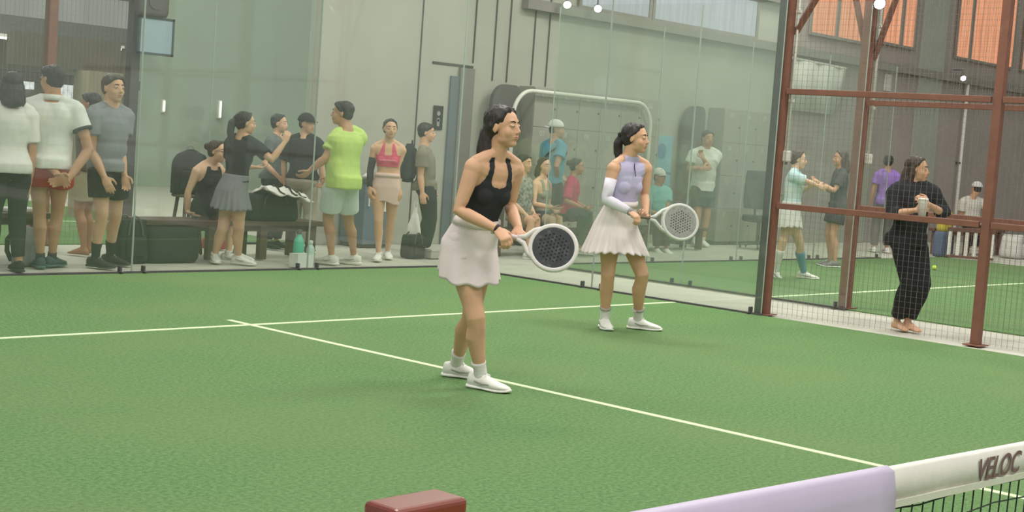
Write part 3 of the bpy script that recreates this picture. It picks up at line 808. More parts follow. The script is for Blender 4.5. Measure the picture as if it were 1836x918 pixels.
            to = place(c.get('name', 'tank_top'), shell(me, keep, off), cm, root)
        info['top'] = to
    def legwear(name, m_, frac, off, flare, waist=.2, voxel=.01):
        under = S.get('top', {}).get('type') == 'tee' and S['top'].get('hem', 0) < .05
        g = G(); tt = [-.17, -.12, -.08, -.04, 0]+([.03] if under else [.05, .1, .16, waist])
        g.loft([tring(t, off) for t in tt], dome=0); butt(g, off*.8)
        for sd in 'LR':
            p, r = leg_pts(sd); q = []; rr = []; cum = 0
            tot = 4.0 if frac > 1 else 0
            # param: 0..1 thigh, 1..2 shin
            def pos(u):
                h, k, a = J['hip'+sd], J['k'+sd], J['a'+sd]
                return lerp(h, k, u) if u <= 1 else lerp(k, a, u-1)
            us = [u for u in (0, .2, .5, .8, 1, 1.3, 1.6, 1.85) if u < frac-.03]+[frac]
            table = [(0, .052), (.2, .056), (.5, .049), (.8, .040), (1, .037), (1.3, .038), (1.6, .030), (2, .023)]
            for u in us:
                for (a, b) in zip(table, table[1:]):
                    if a[0] <= u <= b[0]: base = lerp(a[1], b[1], (u-a[0])/(b[0]-a[0]))*Hh
                q.append(pos(u)); rr.append(base*lm+off+flare*u/frac)
            g.tube(q, rr, 18, 0)
        me = fuse(g, voxel, 2, name); wrinkle(me, .006, (10, 10, 5))
        return place(name, me, m_, root)
    if 'shorts' in S:
        c = S['shorts']; legwear('shorts', c['mat'], c.get('len', .6), c.get('off', .012), c.get('flare', .02))
    if 'pants' in S:
        c = S['pants']; legwear('trousers', c['mat'], c.get('len', 1.88), c.get('off', .012), c.get('flare', .01))
    if 'skirt' in S:
        c = S['skirt']; w0 = c.get('waist', .3); n = 160; rows = 22
        x, y, u = frame(.05); dn = (c['down'] if 'down' in c else -Z)
        top = tring(w0, .021 if S['top']['type'] == 'tee' else .014, n); ctr = sum(top, Vector())/n
        hipr = [p-frame(0)[1]*(.010*Hh) for p in tring(0.0, .012, n, miny=.092*Hh)]; hc_ = sum(hipr, Vector())/n
        hem = hc_+dn*c['drop']+x*c.get('dx', 0)*1.0+y*c.get('dy', 0)
        outer = []
        for i in range(rows+1):
            t = i/rows; ring = []
            for j in range(n):
                a = 2*PI*j/n
                base = top[j]; mid = hipr[j]
                pl_ = math.cos(c['pleats']*a+.6*math.sin(3*a))
                hx = x*(c['rx']*math.cos(a))+y*(c['ry']*math.sin(a))
                end = hem+hx*(1+c['amp']*pl_)+(x*math.sin(2*a)+y*math.cos(3*a+1))*c.get('wave', .01)+dn*(c.get('hemwave', .012)*math.sin(2*a+c.get('ph', 0))+.006*pl_)
                # quadratic blend through the hip ring
                th = .42
                if t < th: p = lerp(base, mid, t/th)*(1-.0)
                else: p = lerp(mid, end, (t-th)/(1-th))
                q2 = lerp(lerp(base, mid, min(1, t/th)), end, max(0, (t-th)/(1-th)))
                p = lerp(p, lerp(base, end, t), .35 if c.get('aline') else .15)
                ce = lerp(ctr, hem, t)
                rad = (p-ce); p = ce+rad*(1+.35*c['amp']*pl_*t)
                ring.append(p)
            outer.append(ring)
        g = G()
        inner = []
        for i in range(rows, -1, -1):
            cc = sum(outer[i], Vector())/n
            inner.append([lerp(p, cc, .02 if i else .02) for p in outer[i]])
        g.loft(outer+inner, False, False)
        b = len(outer)*2-1
        for j in range(n):
            k = (j+1) % n; g.f.append((b*n+j, b*n+k, k, j))
        so = build('skirt', g, c['mat'], root, True)
        if S['top']['type'] != 'tee': build('waistband', G().loft([tring(w0-.06, .018, 40), tring(w0-.06, .021, 40), tring(w0+.03, .018, 40), tring(w0+.03, .012, 40)], True, True), c['mat'], so, True)
        legwear('under_shorts', c.get('under', c['mat']), .22, .004, 0)
    if 'sock' in S:
        c = S['sock']
        for sd in 'LR':
            col = c['mat'] if not isinstance(c['mat'], dict) else c['mat'][sd]
            k, a = J['k'+sd], J['a'+sd]; h_ = c['h']; p, r = leg_pts(sd)
            us = [1.0, .93, .88, .8, .7, .55, .4, .28]; us = [q for q in us if q > 1-h_+.01]+[1-h_]
            def rad(q):
                tb = [(0, .034), (.15, .0318), (.33, .0365), (.6, .029), (.88, .0205), (1.0, .0215)]
                for (A, B) in zip(tb, tb[1:]):
                    if A[0] <= q <= B[0]: return lerp(A[1], B[1], (q-A[0])/(B[0]-A[0]))*Hh*lm+.004
            back = -J['fd'+sd]
            so = build('sock', G().tube([lerp(k, a, q)+back*(.006*Hh*(1-abs(q-.4)) if q < .85 else 0) for q in us][::-1]+[a-Z*.01+J['fd'+sd]*.01], [rad(q) for q in us][::-1]+[.024*Hh], 16, 0), col, root, True)
            if c.get('band'):
                build('sock_band', G().tube([lerp(k, a, 1-h_-.01), lerp(k, a, 1-h_+.035)], rad(1-h_)+.0015, 16, 0), c['band'], so, True)
    if S.get('shoe'):
        c = S['shoe']
        for sd, s in (('L', 1), ('R', -1)):
            fa = J['a'+sd]; fd = J['fd'+sd]
            if S.get('lift'+sd): fd = (fd*math.cos(S['lift'+sd])-Z*math.sin(S['lift'+sd])).normalized()
            fu = (Z-fd*Z.dot(fd)).normalized(); fs = fd.cross(fu)*(-s)       # outer side
            base = fa-fu*(.046*Hh)
            def ring(y, w, h, z0, sh, top=1.0):
                pts = []
                for j in range(16):
                    a = 2*PI*j/16; ca, sa = math.cos(a), math.sin(a)
                    xx = w*math.copysign(abs(ca)**.75, ca); zz = z0+(h-z0)*(.5+.5*math.copysign(abs(sa)**(.6 if sa < 0 else .95), sa))
                    if sa > 0: xx *= 1-(.25*sa)
                    pts.append(base+fd*(y*Hh)+fs*((xx+sh)*Hh)+fu*(zz*Hh))
                return pts
            up_ = G().loft([ring(-.046, .012, .040, .012, 0), ring(-.042, .020, .052, .009, 0), ring(-.025, .024, .056, .009, 0), ring(0, .025, .058, .009, 0), ring(.022, .026, .054, .009, .001), ring(.045, .028, .044, .009, .002), ring(.07, .030, .035, .009, .003), ring(.095, .028, .029, .010, .002), ring(.112, .020, .023, .011, 0), ring(.120, .009, .017, .012, -.002)], dome=.2)
            so = build('shoe', up_, c['mat'], root, True)
            build('sole', G().loft([ring(-.051, .013, .014, .003, 0), ring(-.044, .023, .016, .0, 0), ring(-.02, .027, .0155, .0, 0), ring(.02, .028, .0145, .0015, .001), ring(.05, .031, .0135, .0, .002), ring(.08, .033, .0135, .0, .003), ring(.102, .028, .0145, .001, .001), ring(.118, .018, .0155, .004, -.001), ring(.124, .008, .0155, .007, -.002)], dome=.1), c['sole'], so, True)
            lg = G()
            for q in range(5):
                yy = .028+q*.011; zz = .0545-.0085*q-.0005*q*q
                lg.tube([base+fd*(yy*Hh)+fs*(.013*Hh)+fu*((zz-.004)*Hh), base+fd*(yy*Hh)+fu*((zz+.0015)*Hh), base+fd*((yy+.004)*Hh)-fs*(.012*Hh)+fu*((zz-.004)*Hh)], .0028, 6)
            build('laces', lg, c.get('lace', c['sole']), so)
            if 'stripe' in c:
                build('side_stripe', G().tube([base+fd*(-.01*Hh)+fs*(.0262*Hh)+fu*(.030*Hh), base+fd*(.02*Hh)+fs*(.0275*Hh)+fu*(.022*Hh), base+fd*(.055*Hh)+fs*(.0305*Hh)+fu*(.024*Hh)], [.003, .006, .002], 6), c['stripe'], so)
                build('side_stripe', G().tube([base+fd*(-.01*Hh)-fs*(.0252*Hh)+fu*(.030*Hh), base+fd*(.02*Hh)-fs*(.0255*Hh)+fu*(.022*Hh), base+fd*(.055*Hh)-fs*(.0265*Hh)+fu*(.024*Hh)], [.003, .006, .002], 6), c['stripe'], so)
    for sd in 'LR':
        k = 'arm_sleeve'+sd
        if k in S:
            c = S[k]; a, e, w = J['sh'+sd], J['e'+sd], J['w'+sd]
            q = [lerp(a, e, c.get('from', .45)), lerp(a, e, .7), lerp(a, e, .92), e, lerp(e, w, .15), lerp(e, w, .4), lerp(e, w, .7), lerp(e, w, c.get('to', .97))]
            r = [.0262, .0242, .0226, .0224, .0226, .0226, .0195, .0165]
            build('arm_sleeve', G().tube(q, [v*Hh*am+.004 for v in r], 16, 0), c['mat'], root, True)
        k = 'band'+sd
        if k in S:
            e, w = J['e'+sd], J['w'+sd]; u_ = (w-e).normalized()
            bw = S.get('bandw', .02)
            build('wristband' if bw > .01 else 'bracelet', G().tube([w-u_*bw, w+u_*bw], .0158*Hh*am+(.005 if bw > .01 else .003), 16, .1), S[k], root, True)
    if S.get('strap'):
        pts = []
        for j in range(41):
            a = 2*PI*j/40; t = .62-.30*math.cos(a); x, y, u = frame(t); rx, ry, yo = prof(t)
            pts.append(tpt(t)+y*yo+x*((rx*girth+.036)*math.cos(a))+y*((ry*girth+.036)*math.sin(a)))
        build('sling_strap', G().tube(pts, .020, 8, 0, flat=.4), bag_blk(), root, True)
    info.update(dict(cl=cl, cfw=cfw, up=up, tpt=tpt, hd=hd, fwd=fwd, left=left, T=T, P=P, frame=frame, Hh=Hh, hs=hs, tring=tring, D=D))
    return info
def bag_blk(): return cloth('strap_black', (48, 50, 52))
def lerp_chain(a, b): return [a, lerp(a, b, .3), lerp(a, b, .75)]

white_c = cloth('white', (226, 222, 216)); black_c = cloth('black', (54, 55, 57), .10); warm_white = cloth('warm_white', (224, 212, 208))
shoe_w = mat('shoe_white', (228, 226, 218), .6, .04, 30, .15); sole_w = mat('sole_white', (236, 234, 226), .6, .03); shoe_k = mat('shoe_black', (44, 46, 46), .6, .1, 30, .1)
sole_k = mat('sole_dark', (60, 64, 62), .7, .1); shoe_grey = mat('shoe_grey', (120, 120, 120), .6, .1)
SHOE_W = dict(mat=shoe_w, sole=sole_w, stripe=mat('shoe_stripe', (150, 146, 142), .6))

def racket(label, top, axis, normal, face_m, rim_m, grip_m, throat=.075, rad=.128, hw=.118, handle=.16, cat='racket', fhole=True):
    """padel racket: top is the middle of the handle, axis points to the head, normal is the face normal"""
    top = Vector(top); a = axis.normalized(); n = (normal-a*normal.dot(a)).normalized(); s = n.cross(a)
    o = thing('padel_racket', label, cat, top)
    hcn = top+a*(handle*.5+throat+rad)                                 # centre of the head
    th = .019
    def prof(r):
        b = []
        for k in range(48):
            t = 2*PI*k/48; x = math.cos(t); y = math.sin(t)
            b.append(hcn+s*(hw*r*x)+a*(rad*r*y))
        return b
    # face with rows of holes
    fg = G(); fg.loft([[p-n*(th-.003) for p in prof(.87)], [p+n*(th-.003) for p in prof(.87)]])
    fo = build('face', fg, face_m, o)
    hg = G()
    for i in range(-4, 5):
        for j in range(-4, 5):
            x = i*.021+(.0105 if j % 2 else 0); y = j*.019
            if (x/hw)**2+(y/rad)**2 < .36:
                for q in (1,):
                    hg.lathe(hcn+s*x+a*y, [(.0045, -(th-.002)), (.0045, th-.002)], 8, s, a, n)
    build('hole_pattern', hg, mat('hole_dark', (30, 30, 30), .8), fo)
    # rim: a thick rounded ring
    rg = G(); N_ = 56; M_ = 10; b0 = 0
    for k in range(N_):
        t = 2*PI*k/N_
        c = hcn+s*(hw*.93*math.cos(t))+a*(rad*.93*math.sin(t)); e = (s*(math.cos(t)/hw)+a*(math.sin(t)/rad)).normalized()
        for m_ in range(M_):
            u = 2*PI*m_/M_; cu_, su = math.cos(u), math.sin(u)
            rg.v.append(tuple(c+e*(.0135*math.copysign(abs(cu_)**.6, cu_))+n*(th*math.copysign(abs(su)**.6, su))))
    for k in range(N_):
        for m_ in range(M_):
            k2 = (k+1) % N_; m2 = (m_+1) % M_
            rg.f.append((k*M_+m_, k2*M_+m_, k2*M_+m2, k*M_+m2))
    build('rim', rg, rim_m, o, True)
    # two throat arms
    h1 = top+a*(handle*.5)
    for q in (-1, 1):
        t = -PI/2+q*.80
        e = hcn+s*(hw*.95*math.cos(t))+a*(rad*.95*math.sin(t))
        build('throat_arm', G().tube([h1-a*.02+s*q*.006, h1+a*.02+s*q*.018, lerp(h1, e, .6)+s*q*.012, e], [.015, .019, .018, .016], 10, .3, side=n, flat=.75), rim_m, o, True)
    build('bridge', G().tube([hcn+s*(hw*.6*x)+a*(-rad*(1.0-.10*(1-x*x))) for x in (-.75, -.4, 0, .4, .75)], .011, 8, side=n), rim_m, o, True)
    build('handle', G().tube([top-a*(handle*.5), top-a*(handle*.5-.008), top+a*(handle*.5)], [.0165, .0155, .0145], 12, .2, side=n, flat=.85), grip_m, o, True)
    build('butt_cap', G().tube([top-a*(handle*.5+.008), top-a*(handle*.5-.008)], .018, 12, .2), rim_m, o, True)
    return o

# --- the near player
def p1_keep(x, t, y):
    ax = abs(x)
    if t < .64: return True
    if y > -.005:                                  # chest: scoop between two straps that close in towards the neck
        lim = lerp(.092, .059, min(1, (t-.64)/.18)) if t < .82 else lerp(.059, .048, min(1, (t-.82)/.2))
        inn = 0 if t < .735 else (.033*math.sqrt(max(0, 1-((.815-t)/.08)**4)) if t < .815 else .033-.008*(t-.815)/.2)
        return inn <= ax < lim and t < 1.04
    if t < .74: return ax < .085-(t-.58)*.25
    return .022 < ax < .046 and t < 1.04
pink_white = cloth('pink_white', (232, 216, 216), .04)
P1 = person('near player in black tank top and white skirt, holding the black faced racket', dict(
    H=1.62, g=(845, 693), yaw=52, syaw=40, hyaw=60, hpitch=2, voxel=.0055, skin='b', face=.98,
    pel=(843, 440), neck=(889, 284, -.10), head=(903, 228, -.13),
    shR=(851, 295, -.20), eR=(822, 377, -.24), wR=(891, 411, -.33),
    shL=(925, 300, .02), eL=(914, 370, .06), wL=(930, 410, -.18),
    kR=(853, 570, -.14), kL=(846, 562, .06),
    fR=(860, 697), fL=(816, 676), fyR=60, fyL=78,
    hair='long', tucked=1, fall=.17, haircol='dark', hairvol=1.05, curlR=.95, curlL=.9,
    thR=(CR*.9-CU*.35), thL=(CR*.9-CU*.3),
    hdR=lambda f: (f*.7-CU*.35-FH*.2), hdL=lambda f: (f*.6-CU*.5-CR*.3-FH*.3),
    bandR=mat('bracelet', (52, 46, 44), .5), bandw=.006,
    top=dict(type='tank', mat=black_c, keep=p1_keep, off=.005, hem=.2, name='tank_top'),
    skirt=dict(mat=pink_white, drop=.185, rx=.190, ry=.185, dy=.03, pleats=9, amp=.035, waist=.30, wave=.012, hemwave=.014, aline=1, ph=2.2),
    sock=dict(mat=white_c, h=.24), shoe=SHOE_W))
def racket_face(name, base, print_, scale=9):
    m = bpy.data.materials.new(name); m.use_nodes = True; nt = m.node_tree; N = nt.nodes; L = nt.links; b = N['Principled BSDF']
    b.inputs['Roughness'].default_value = .55
    tc = N.new('ShaderNodeTexCoord'); nz = N.new('ShaderNodeTexNoise'); nz.inputs['Scale'].default_value = scale*2; nz.inputs['Detail'].default_value = 6; nz.inputs['Roughness'].default_value = .75
    L.new(tc.outputs['Object'], nz.inputs['Vector'])
    rp = N.new('ShaderNodeValToRGB'); rp.color_ramp.elements[0].position = .50; rp.color_ramp.elements[1].position = .70
    rp.color_ramp.elements[0].color = (*lin(base), 1); rp.color_ramp.elements[1].color = (*lin(print_), 1)
    L.new(nz.outputs[0], rp.inputs[0]); L.new(rp.outputs[0], b.inputs['Base Color']); return m
rim_w = mat('rim_white', (226, 218, 214), .35, .03); rim_g = mat('rim_grey', (206, 206, 198), .4, .03); grip_w = mat('grip_white', (226, 208, 210), .8, .04); grip_b = mat('grip_brown', (128, 112, 92), .8, .1)
racket('black faced padel racket with white rim held by the near player', at(909, 421, P1['D']-.30), (CR*.93-CU*.26-FH*.10), (-FH*.95+Z*.22+RH*.12), racket_face('face_black', (52, 54, 56), (98, 100, 104)), rim_w, grip_w, throat=.05, rad=.134, hw=.130)

# --- the far player
def p2_keep(x, t, y):
    ax = abs(x)
    if t < .62: return True
    if t < .86: return ax < .100-(t-.62)*.10
    return (ax < .074 and t < 1.0) or (ax < .046 and t < 1.09)
lavender = cloth('lavender', (190, 182, 212), .03)
P2 = person('far player in lavender sleeveless top and pleated white skirt', dict(
    H=1.62, g=(1115, 593), yaw=45, syaw=38, hyaw=68, voxel=.0065, skin='b',
    pel=(1108, 404), neck=(1126, 288, -.06), head=(1140, 248, -.08),
    shR=(1101, 299, -.14), eR=(1087, 357, -.18), wR=(1129, 379, -.27),
    shL=(1158, 299, .04), eL=(1156, 352, .05), wL=(1158, 382, -.12),
    kR=(1090, 492, -.05), kL=(1151, 492, -.04),
    fR=(1083, 588), fL=(1142, 590), fyR=8, fyL=80,
    hair='pony', tail=[(0, -.115, .02), (0, -.14, -.04), (.01, -.135, -.12), (.01, -.12, -.20)], haircol='dark', curlR=.95, curlL=.9,
    thR=(CR*.85-CU*.4), thL=(CR*.85-CU*.4), hdR=lambda f: (f*.8-CU*.2-FH*.2), hdL=lambda f: (f*.4-CR*.5-FH*.6),
    top=dict(type='tank', mat=lavender, keep=p2_keep, off=.006, hem=.1, name='sleeveless_top'),
    skirt=dict(mat=warm_white, drop=.205, rx=.280, ry=.255, dy=.02, dx=-.005, pleats=24, amp=.05, waist=.36, wave=.012, hemwave=.022, ph=.6),
    arm_sleeveR=dict(mat=cloth('sleeve_lilac', (226, 220, 230)), **{'from': .38}), bandR=mat('wrist_grey', (150, 148, 150), .6), bandw=.018,
    sock=dict(mat=white_c, h=.26, band=mat('sock_band', (176, 168, 162), .8)), shoe=SHOE_W))
build('zip_line', G().tube([P2['tpt'](t)+P2['cfw']*(.0335*1.62*k+.024)for t, k in ((.985, 1.0), (.93, 1.12), (.86, 1.42), (.80, 1.65))], .0035, 6), mat('zip_dark', (70, 60, 80), .5), P2['top'])
racket('speckled grey padel racket with pale rim held by the far player', at(1152, 389, P2['D']-.24), (CR*.92-CU*.14+FH*.25), (-FH*.93-RH*.25+Z*.22), racket_face('face_speckle', (150, 150, 142), (100, 100, 98), 22), rim_g, grip_b, rad=.150, hw=.142)

# --- the spectators behind the back glass, left to right
person('dark haired person in white shirt and black trousers, cut off by left edge', dict(
    H=1.66, g=(8, 486), yaw=215, hyaw=200, hair='long', fall=.05, top=dict(type='tee', mat=white_c, hem=-.06, loose=.9, sleeve=.75, off=.014), pants=dict(mat=black_c, flare=.0), shoe=dict(mat=shoe_k, sole=sole_k), wR=(52, 330, .1), skin='c', voxel=.01))
person('man seen from behind in a white polo shirt and red shorts, hands behind his back', dict(
    sex='M', H=1.75, g=(80, 483), yaw=195, syaw=190, hyaw=238, skin='c', hair='short', glasses=1, voxel=.008, girth=1.04,
    eL=(70, 275, -.06), wL=(104, 314, -.16), eR=(160, 268, .0), wR=(122, 322, -.17), thL=Z*1.0+CR*.2, thR=Z*1.0, hdL=lambda f: f*.8-CU*.3+CR*.4, hdR=lambda f: -CR*.9-CU*.2, curlL=.3,
    top=dict(type='tee', mat=cloth('polo_white', (226, 226, 220)), hem=-.06, loose=1.0, sleeve=.52, off=.016, name='polo_shirt', trim=mat('trim_dark', (60, 62, 60), .8), collar=1),
    shorts=dict(mat=cloth('red', (180, 54, 40)), len=.42, flare=.03), fL=(72, 480), fR=(92, 478), fyL=205, fyR=165,
    sock=dict(mat=mat('sock_dark', (60, 60, 60), .9), h=.12), shoe=dict(mat=mat('shoe_teal', (66, 84, 86), .6, .15), sole=mat('sole_teal', (84, 116, 112), .6), lace=sole_w)))
person('barefoot looking bystander in tan shorts hidden behind the grey shirted man', dict(
    sex='M', H=1.56, g=(152, 457), yaw=255, hyaw=260, skin='d', shoe=None, voxel=.01,
    top=dict(type='tee', mat=cloth('umber', (112, 92, 74)), hem=.0, loose=.8, sleeve=.6, off=.012), shorts=dict(mat=cloth('tan', (172, 160, 134)), len=.75, flare=.03), fL=(150, 458), fR=(158, 455), wL=(141, 300, -.2)))
person('man in a grey t-shirt and black shorts with black socks, looking to the right', dict(
    sex='M', H=1.72, g=(185, 480), yaw=52, hyaw=52, skin='b', hair='short', haircol='brown', voxel=.008, girth=.90, hs=1.04,
    wR=(187, 318, -.20), eR=(166, 272, -.12), wL=(223, 314, .02), eL=(216, 268, .06), thR=CR, thL=CR,
    top=dict(type='tee', mat=cloth('heather', (140, 142, 146)), hem=-.05, loose=1.0, sleeve=.55, off=.015),
    shorts=dict(mat=cloth('black_shorts', (52, 52, 54)), len=.62, flare=.025), fR=(170, 479), fL=(196, 474), fyR=70, fyL=75,
    sock=dict(mat=mat('sock_black', (36, 36, 38), .9), h=.36), shoe=dict(mat=shoe_k, sole=sole_k, lace=mat('lace_grey', (150, 150, 146), .8))))
def sleeveless(x, t, y):
    ax = abs(x)
    return t < .62 or (ax < .088-(t-.62)*.09 and t < .97 and not (y > 0 and t > .9 and ax < .03))
person('seated woman in a black sleeveless top leaning on her arm on the long bench', dict(
    H=1.60, Yp=11.12, g=(385, 468), sit=1, yaw=70, syaw=55, hyaw=70, skin='a', pel=(368, 374), neck=(376, 294, -.02), head=(391, 272, -.04),
    shR=(354, 305, -.12), eR=(337, 345, -.14), wR=(335, 380, -.10), wL=(405, 372, .05), hdR=lambda f: CR*.8-CU*.35, thR=-FH+Z*.1, curlR=.15,
    aR=(409, 456, .06), aL=(424, 454, .2), kR=(419, 382, .04), kL=(428, 380, .2), fyR=70, fyL=80, hair='bun', haircol='brown', glasses=1, voxel=.009,
    top=dict(type='tank', mat=black_c, keep=sleeveless, off=.010, hem=-.12, name='sleeveless_top'), shorts=dict(mat=black_c, len=.5, off=.01), shoe=SHOE_W, sock=dict(mat=white_c, h=.1)))
person('woman with a dark ponytail in a black t-shirt and flared grey skirt, raising a hand', dict(
    H=1.57, g=(402, 473), yaw=128, syaw=140, hyaw=112, skin='b', hair='pony', tail=[(0, -.10, .05), (0, -.145, .0), (0, -.15, -.10), (0, -.12, -.22), (0, -.08, -.30)], voxel=.008,
    pel=(420, 340), neck=(433, 248), head=(441, 221), shR=(462, 264, -.10), eR=(487, 287, -.16), wR=(510, 256, -.08), hdR=lambda f: f*.8+CU*.7, thR=CU*.4-CR*.7, curlR=.5, wL=(455, 300, .3),
    top=dict(type='tee', mat=black_c, hem=.16, loose=.85, sleeve=.62, off=.014), skirt=dict(mat=cloth('skirt_grey', (138, 136, 142), .05), drop=.19, rx=.215, ry=.19, pleats=18, amp=.03, waist=.30, hemwave=.012),
    kL=(400, 407, -.02), kR=(428, 408, -.04), fL=(384, 470), fR=(427, 473), fyL=20, fyR=75, sock=dict(mat=white_c, h=.08), shoe=SHOE_W, legw=1.06))
person('short haired person in dark clothes mostly hidden between the ponytail woman and capped woman', dict(
    H=1.50, Yp=12.05, g=(489, 458), yaw=70, hyaw=80, skin='b', hair='short', voxel=.01, top=dict(type='tee', mat=cloth('slate', (104, 110, 108)), hem=.0, loose=.8, sleeve=.5), pants=dict(mat=black_c), shoe=dict(mat=shoe_k, sole=sole_k), wR=(500, 318, -.2)))
person('woman in a black top and black flat cap standing behind the bags', dict(
    H=1.52, Yp=11.55, g=(539, 459), yaw=165, syaw=165, hyaw=55, skin='b', hair='short', cap=('black', (44, 44, 44), 1), voxel=.01, girth=1.15,
    top=dict(type='tee', mat=cloth('black_top', (46, 46, 46), .1), hem=.06, loose=1.0, sleeve=.85, off=.018), pants=dict(mat=cloth('beige', (160, 150, 136))), shoe=dict(mat=shoe_grey, sole=sole_w)))
person('man in a lime yellow t-shirt and white shorts reaching out to the left', dict(
    sex='M', H=1.73, g=(612, 478), yaw=232, syaw=225, hyaw=268, skin='c', hair='short', voxel=.008, girth=1.05,
    pel=(612, 326), neck=(620, 232), head=(613, 203), shL=(603, 250, -.05), eL=(583, 284, -.12), wL=(556, 306, -.10), wR=(590, 320, .3), thL=-FH*.5+CU*.4, curlL=.5,
    top=dict(type='tee', mat=cloth('lime', (200, 222, 128), .04), hem=-.12, loose=1.02, sleeve=.60, off=.018),
    shorts=dict(mat=cloth('shorts_white', (212, 220, 216), .03), len=.76, flare=.035), fL=(594, 474), fR=(634, 473), fyL=240, fyR=250, sock=dict(mat=white_c, h=.06), shoe=SHOE_W))
def bra(x, t, y):
    ax = abs(x)
    if t < .74: return True
    return .024 < ax < .068-(t-.74)*.10 and t < 1.0
pink = cloth('pink', (214, 84, 112), .04)
PB = person('woman in a pink bra top and pale pink skirt with one black arm sleeve', dict(
    H=1.53, g=(684, 467), yaw=5, hyaw=15, skin='b', hair='bun', haircol='dark', voxel=.009, bust=1,
    wR=(663, 336, -.05), eR=(664, 306, .02), wL=(716, 338, .0), eL=(711, 304, .02), thR=-FH*.6+CR*.5, thL=-FH*.6-CR*.5,
    top=dict(type='tank', mat=pink, keep=bra, off=.006, hem=.46, name='bra_top'), skirt=dict(mat=cloth('pale_pink', (222, 190, 180), .03), drop=.17, rx=.148, ry=.125, pleats=6, amp=.015, waist=.30, hemwave=.02, ph=1.0),
    arm_sleeveR=dict(mat=cloth('arm_black', (54, 54, 56)), **{'from': .42}), fR=(678, 467), fL=(694, 463), fyR=0, fyL=12, sock=dict(mat=white_c, h=.06), shoe=SHOE_W, legw=.96))
# squiggle of pale lettering across the bra top
_b = [PB['tpt'](.62)+PB['cl']*(x*.052*1.53*-1)+PB['cfw']*(.079*1.53-abs(abs(x)-.75)*.012)+Z*(.010*math.sin(x*19)) for x in [-1.15+i*2.3/30 for i in range(31)]]
build('chest_print', G().tube(_b, .0035, 5), cloth('print_pale', (240, 170, 186)), PB['top'])
BOY = person('boy in an olive grey t-shirt with a black backpack, standing in profile', dict(
    sex='M', H=1.55, g=(757, 459), yaw=88, hyaw=85, skin='b', hair='short', hairvol=1.05, voxel=.009, girth=.95,
    neck=(760, 267), head=(766, 238), eR=(754, 316, -.16), wR=(757, 345, -.20), wL=(772, 345, .15), thR=CR,
    top=dict(type='tee', mat=cloth('olive', (132, 126, 110)), hem=-.10, loose=.95, sleeve=.6, off=.016), pants=dict(mat=cloth('pants_dark', (54, 58, 58)), flare=.02, off=.016), shoe=dict(mat=shoe_k, sole=sole_k)))

# --- the spectators behind the side glass
person('man in a white backward cap and teal shirt with a dark shoulder strap', dict(strap=1,
    sex='M', H=1.70, Yp=11.8, g=(985, 452), yaw=125, hyaw=80, skin='c', hair='short', cap=('white', (226, 222, 218), -1), voxel=.01, wR=(1000, 320, -.1), wL=(1005, 318, .2),
    top=dict(type='tee', mat=cloth('teal', (92, 160, 184)), hem=-.03, loose=1.0, sleeve=.55, off=.016, wr=.004), shorts=dict(mat=black_c, len=.7), shoe=SHOE_W))
TQ = person('dark haired boy in a patterned shirt sitting next to the black racket', dict(
    sex='M', H=1.56, sit=1, Yp=11.0, g=(938, 462), yaw=62, hyaw=60, skin='b', hair='short', pel=(933, 392), neck=(936, 318), head=(941, 293), kR=(952, 396, -.3), kL=(962, 394, -.1), aR=(948, 455, -.35), aL=(960, 452, -.15), fyR=60, fyL=60, wR=(945, 388, -.25), wL=(958, 385, -.05), voxel=.01,
    top=dict(type='tee', mat=mat('cloth_pattern', (84, 88, 84), .9, .2, 30, .1, rgb2=(176, 176, 164)), hem=-.06, loose=1.0, sleeve=.6, off=.014), shorts=dict(mat=cloth('khaki', (140, 124, 104)), len=.75), shoe=SHOE_W))
def tank2(x, t, y):
    ax = abs(x)
    if t < .66: return True
    return .028 < ax < .062 and t < 1.0 or (ax <= .03 and t < .74)
person('seated woman in a grey strappy tank top below the white cap man', dict(
    H=1.56, sit=1, Yp=11.1, g=(972, 462), yaw=55, hyaw=40, skin='a', hair='long', fall=.0, haircol='brown', pel=(968, 392), neck=(972, 322), head=(977, 298), kR=(990, 394, -.3), kL=(1002, 392, -.1), aR=(988, 455, -.3), aL=(1000, 452, -.1), fyR=60, fyL=60, wR=(990, 372, -.25), wL=(995, 378, -.05), voxel=.01,
    top=dict(type='tank', mat=cloth('tank_grey', (150, 150, 138)), keep=tank2, off=.006, hem=-.05, name='tank_top'), shorts=dict(mat=cloth('grey_shorts', (90, 92, 90)), len=.6), shoe=SHOE_W))
person('girl in a bright pink shirt and dark trousers sitting in profile', dict(
    H=1.50, sit=1, Yp=11.15, g=(1028, 452), yaw=80, hyaw=82, skin='c', hair='bun', haircol='brown', pel=(1020, 384), neck=(1027, 320), head=(1035, 299), kR=(1046, 386, -.2), kL=(1054, 384, .0), aR=(1040, 446, -.2), aL=(1050, 444, 0), fyR=80, fyL=80, wR=(1043, 372, -.2), wL=(1048, 370, .05), voxel=.01,
    top=dict(type='tee', mat=cloth('hot_pink', (206, 56, 104)), hem=.0, loose=.9, sleeve=.9, off=.012), pants=dict(mat=cloth('pants_green', (62, 76, 68))), shoe=SHOE_W))
person('person in a teal shirt and white cap sitting under the blue poster', dict(
    H=1.60, sit=1, Yp=11.55, g=(1183, 452), yaw=20, hyaw=40, skin='d', hair='short', cap=('pale', (206, 206, 200), 1), pel=(1180, 392), neck=(1181, 338), head=(1183, 317), kR=(1178, 394, -.35), kL=(1194, 394, -.35), aR=(1178, 447, -.35), aL=(1194, 447, -.35), wR=(1180, 384, -.3), wL=(1192, 384, -.3), voxel=.011,
    top=dict(type='tee', mat=cloth('aqua', (110, 178, 174)), hem=.0, loose=1.0, sleeve=.6, off=.014), pants=dict(mat=black_c), shoe=SHOE_W))
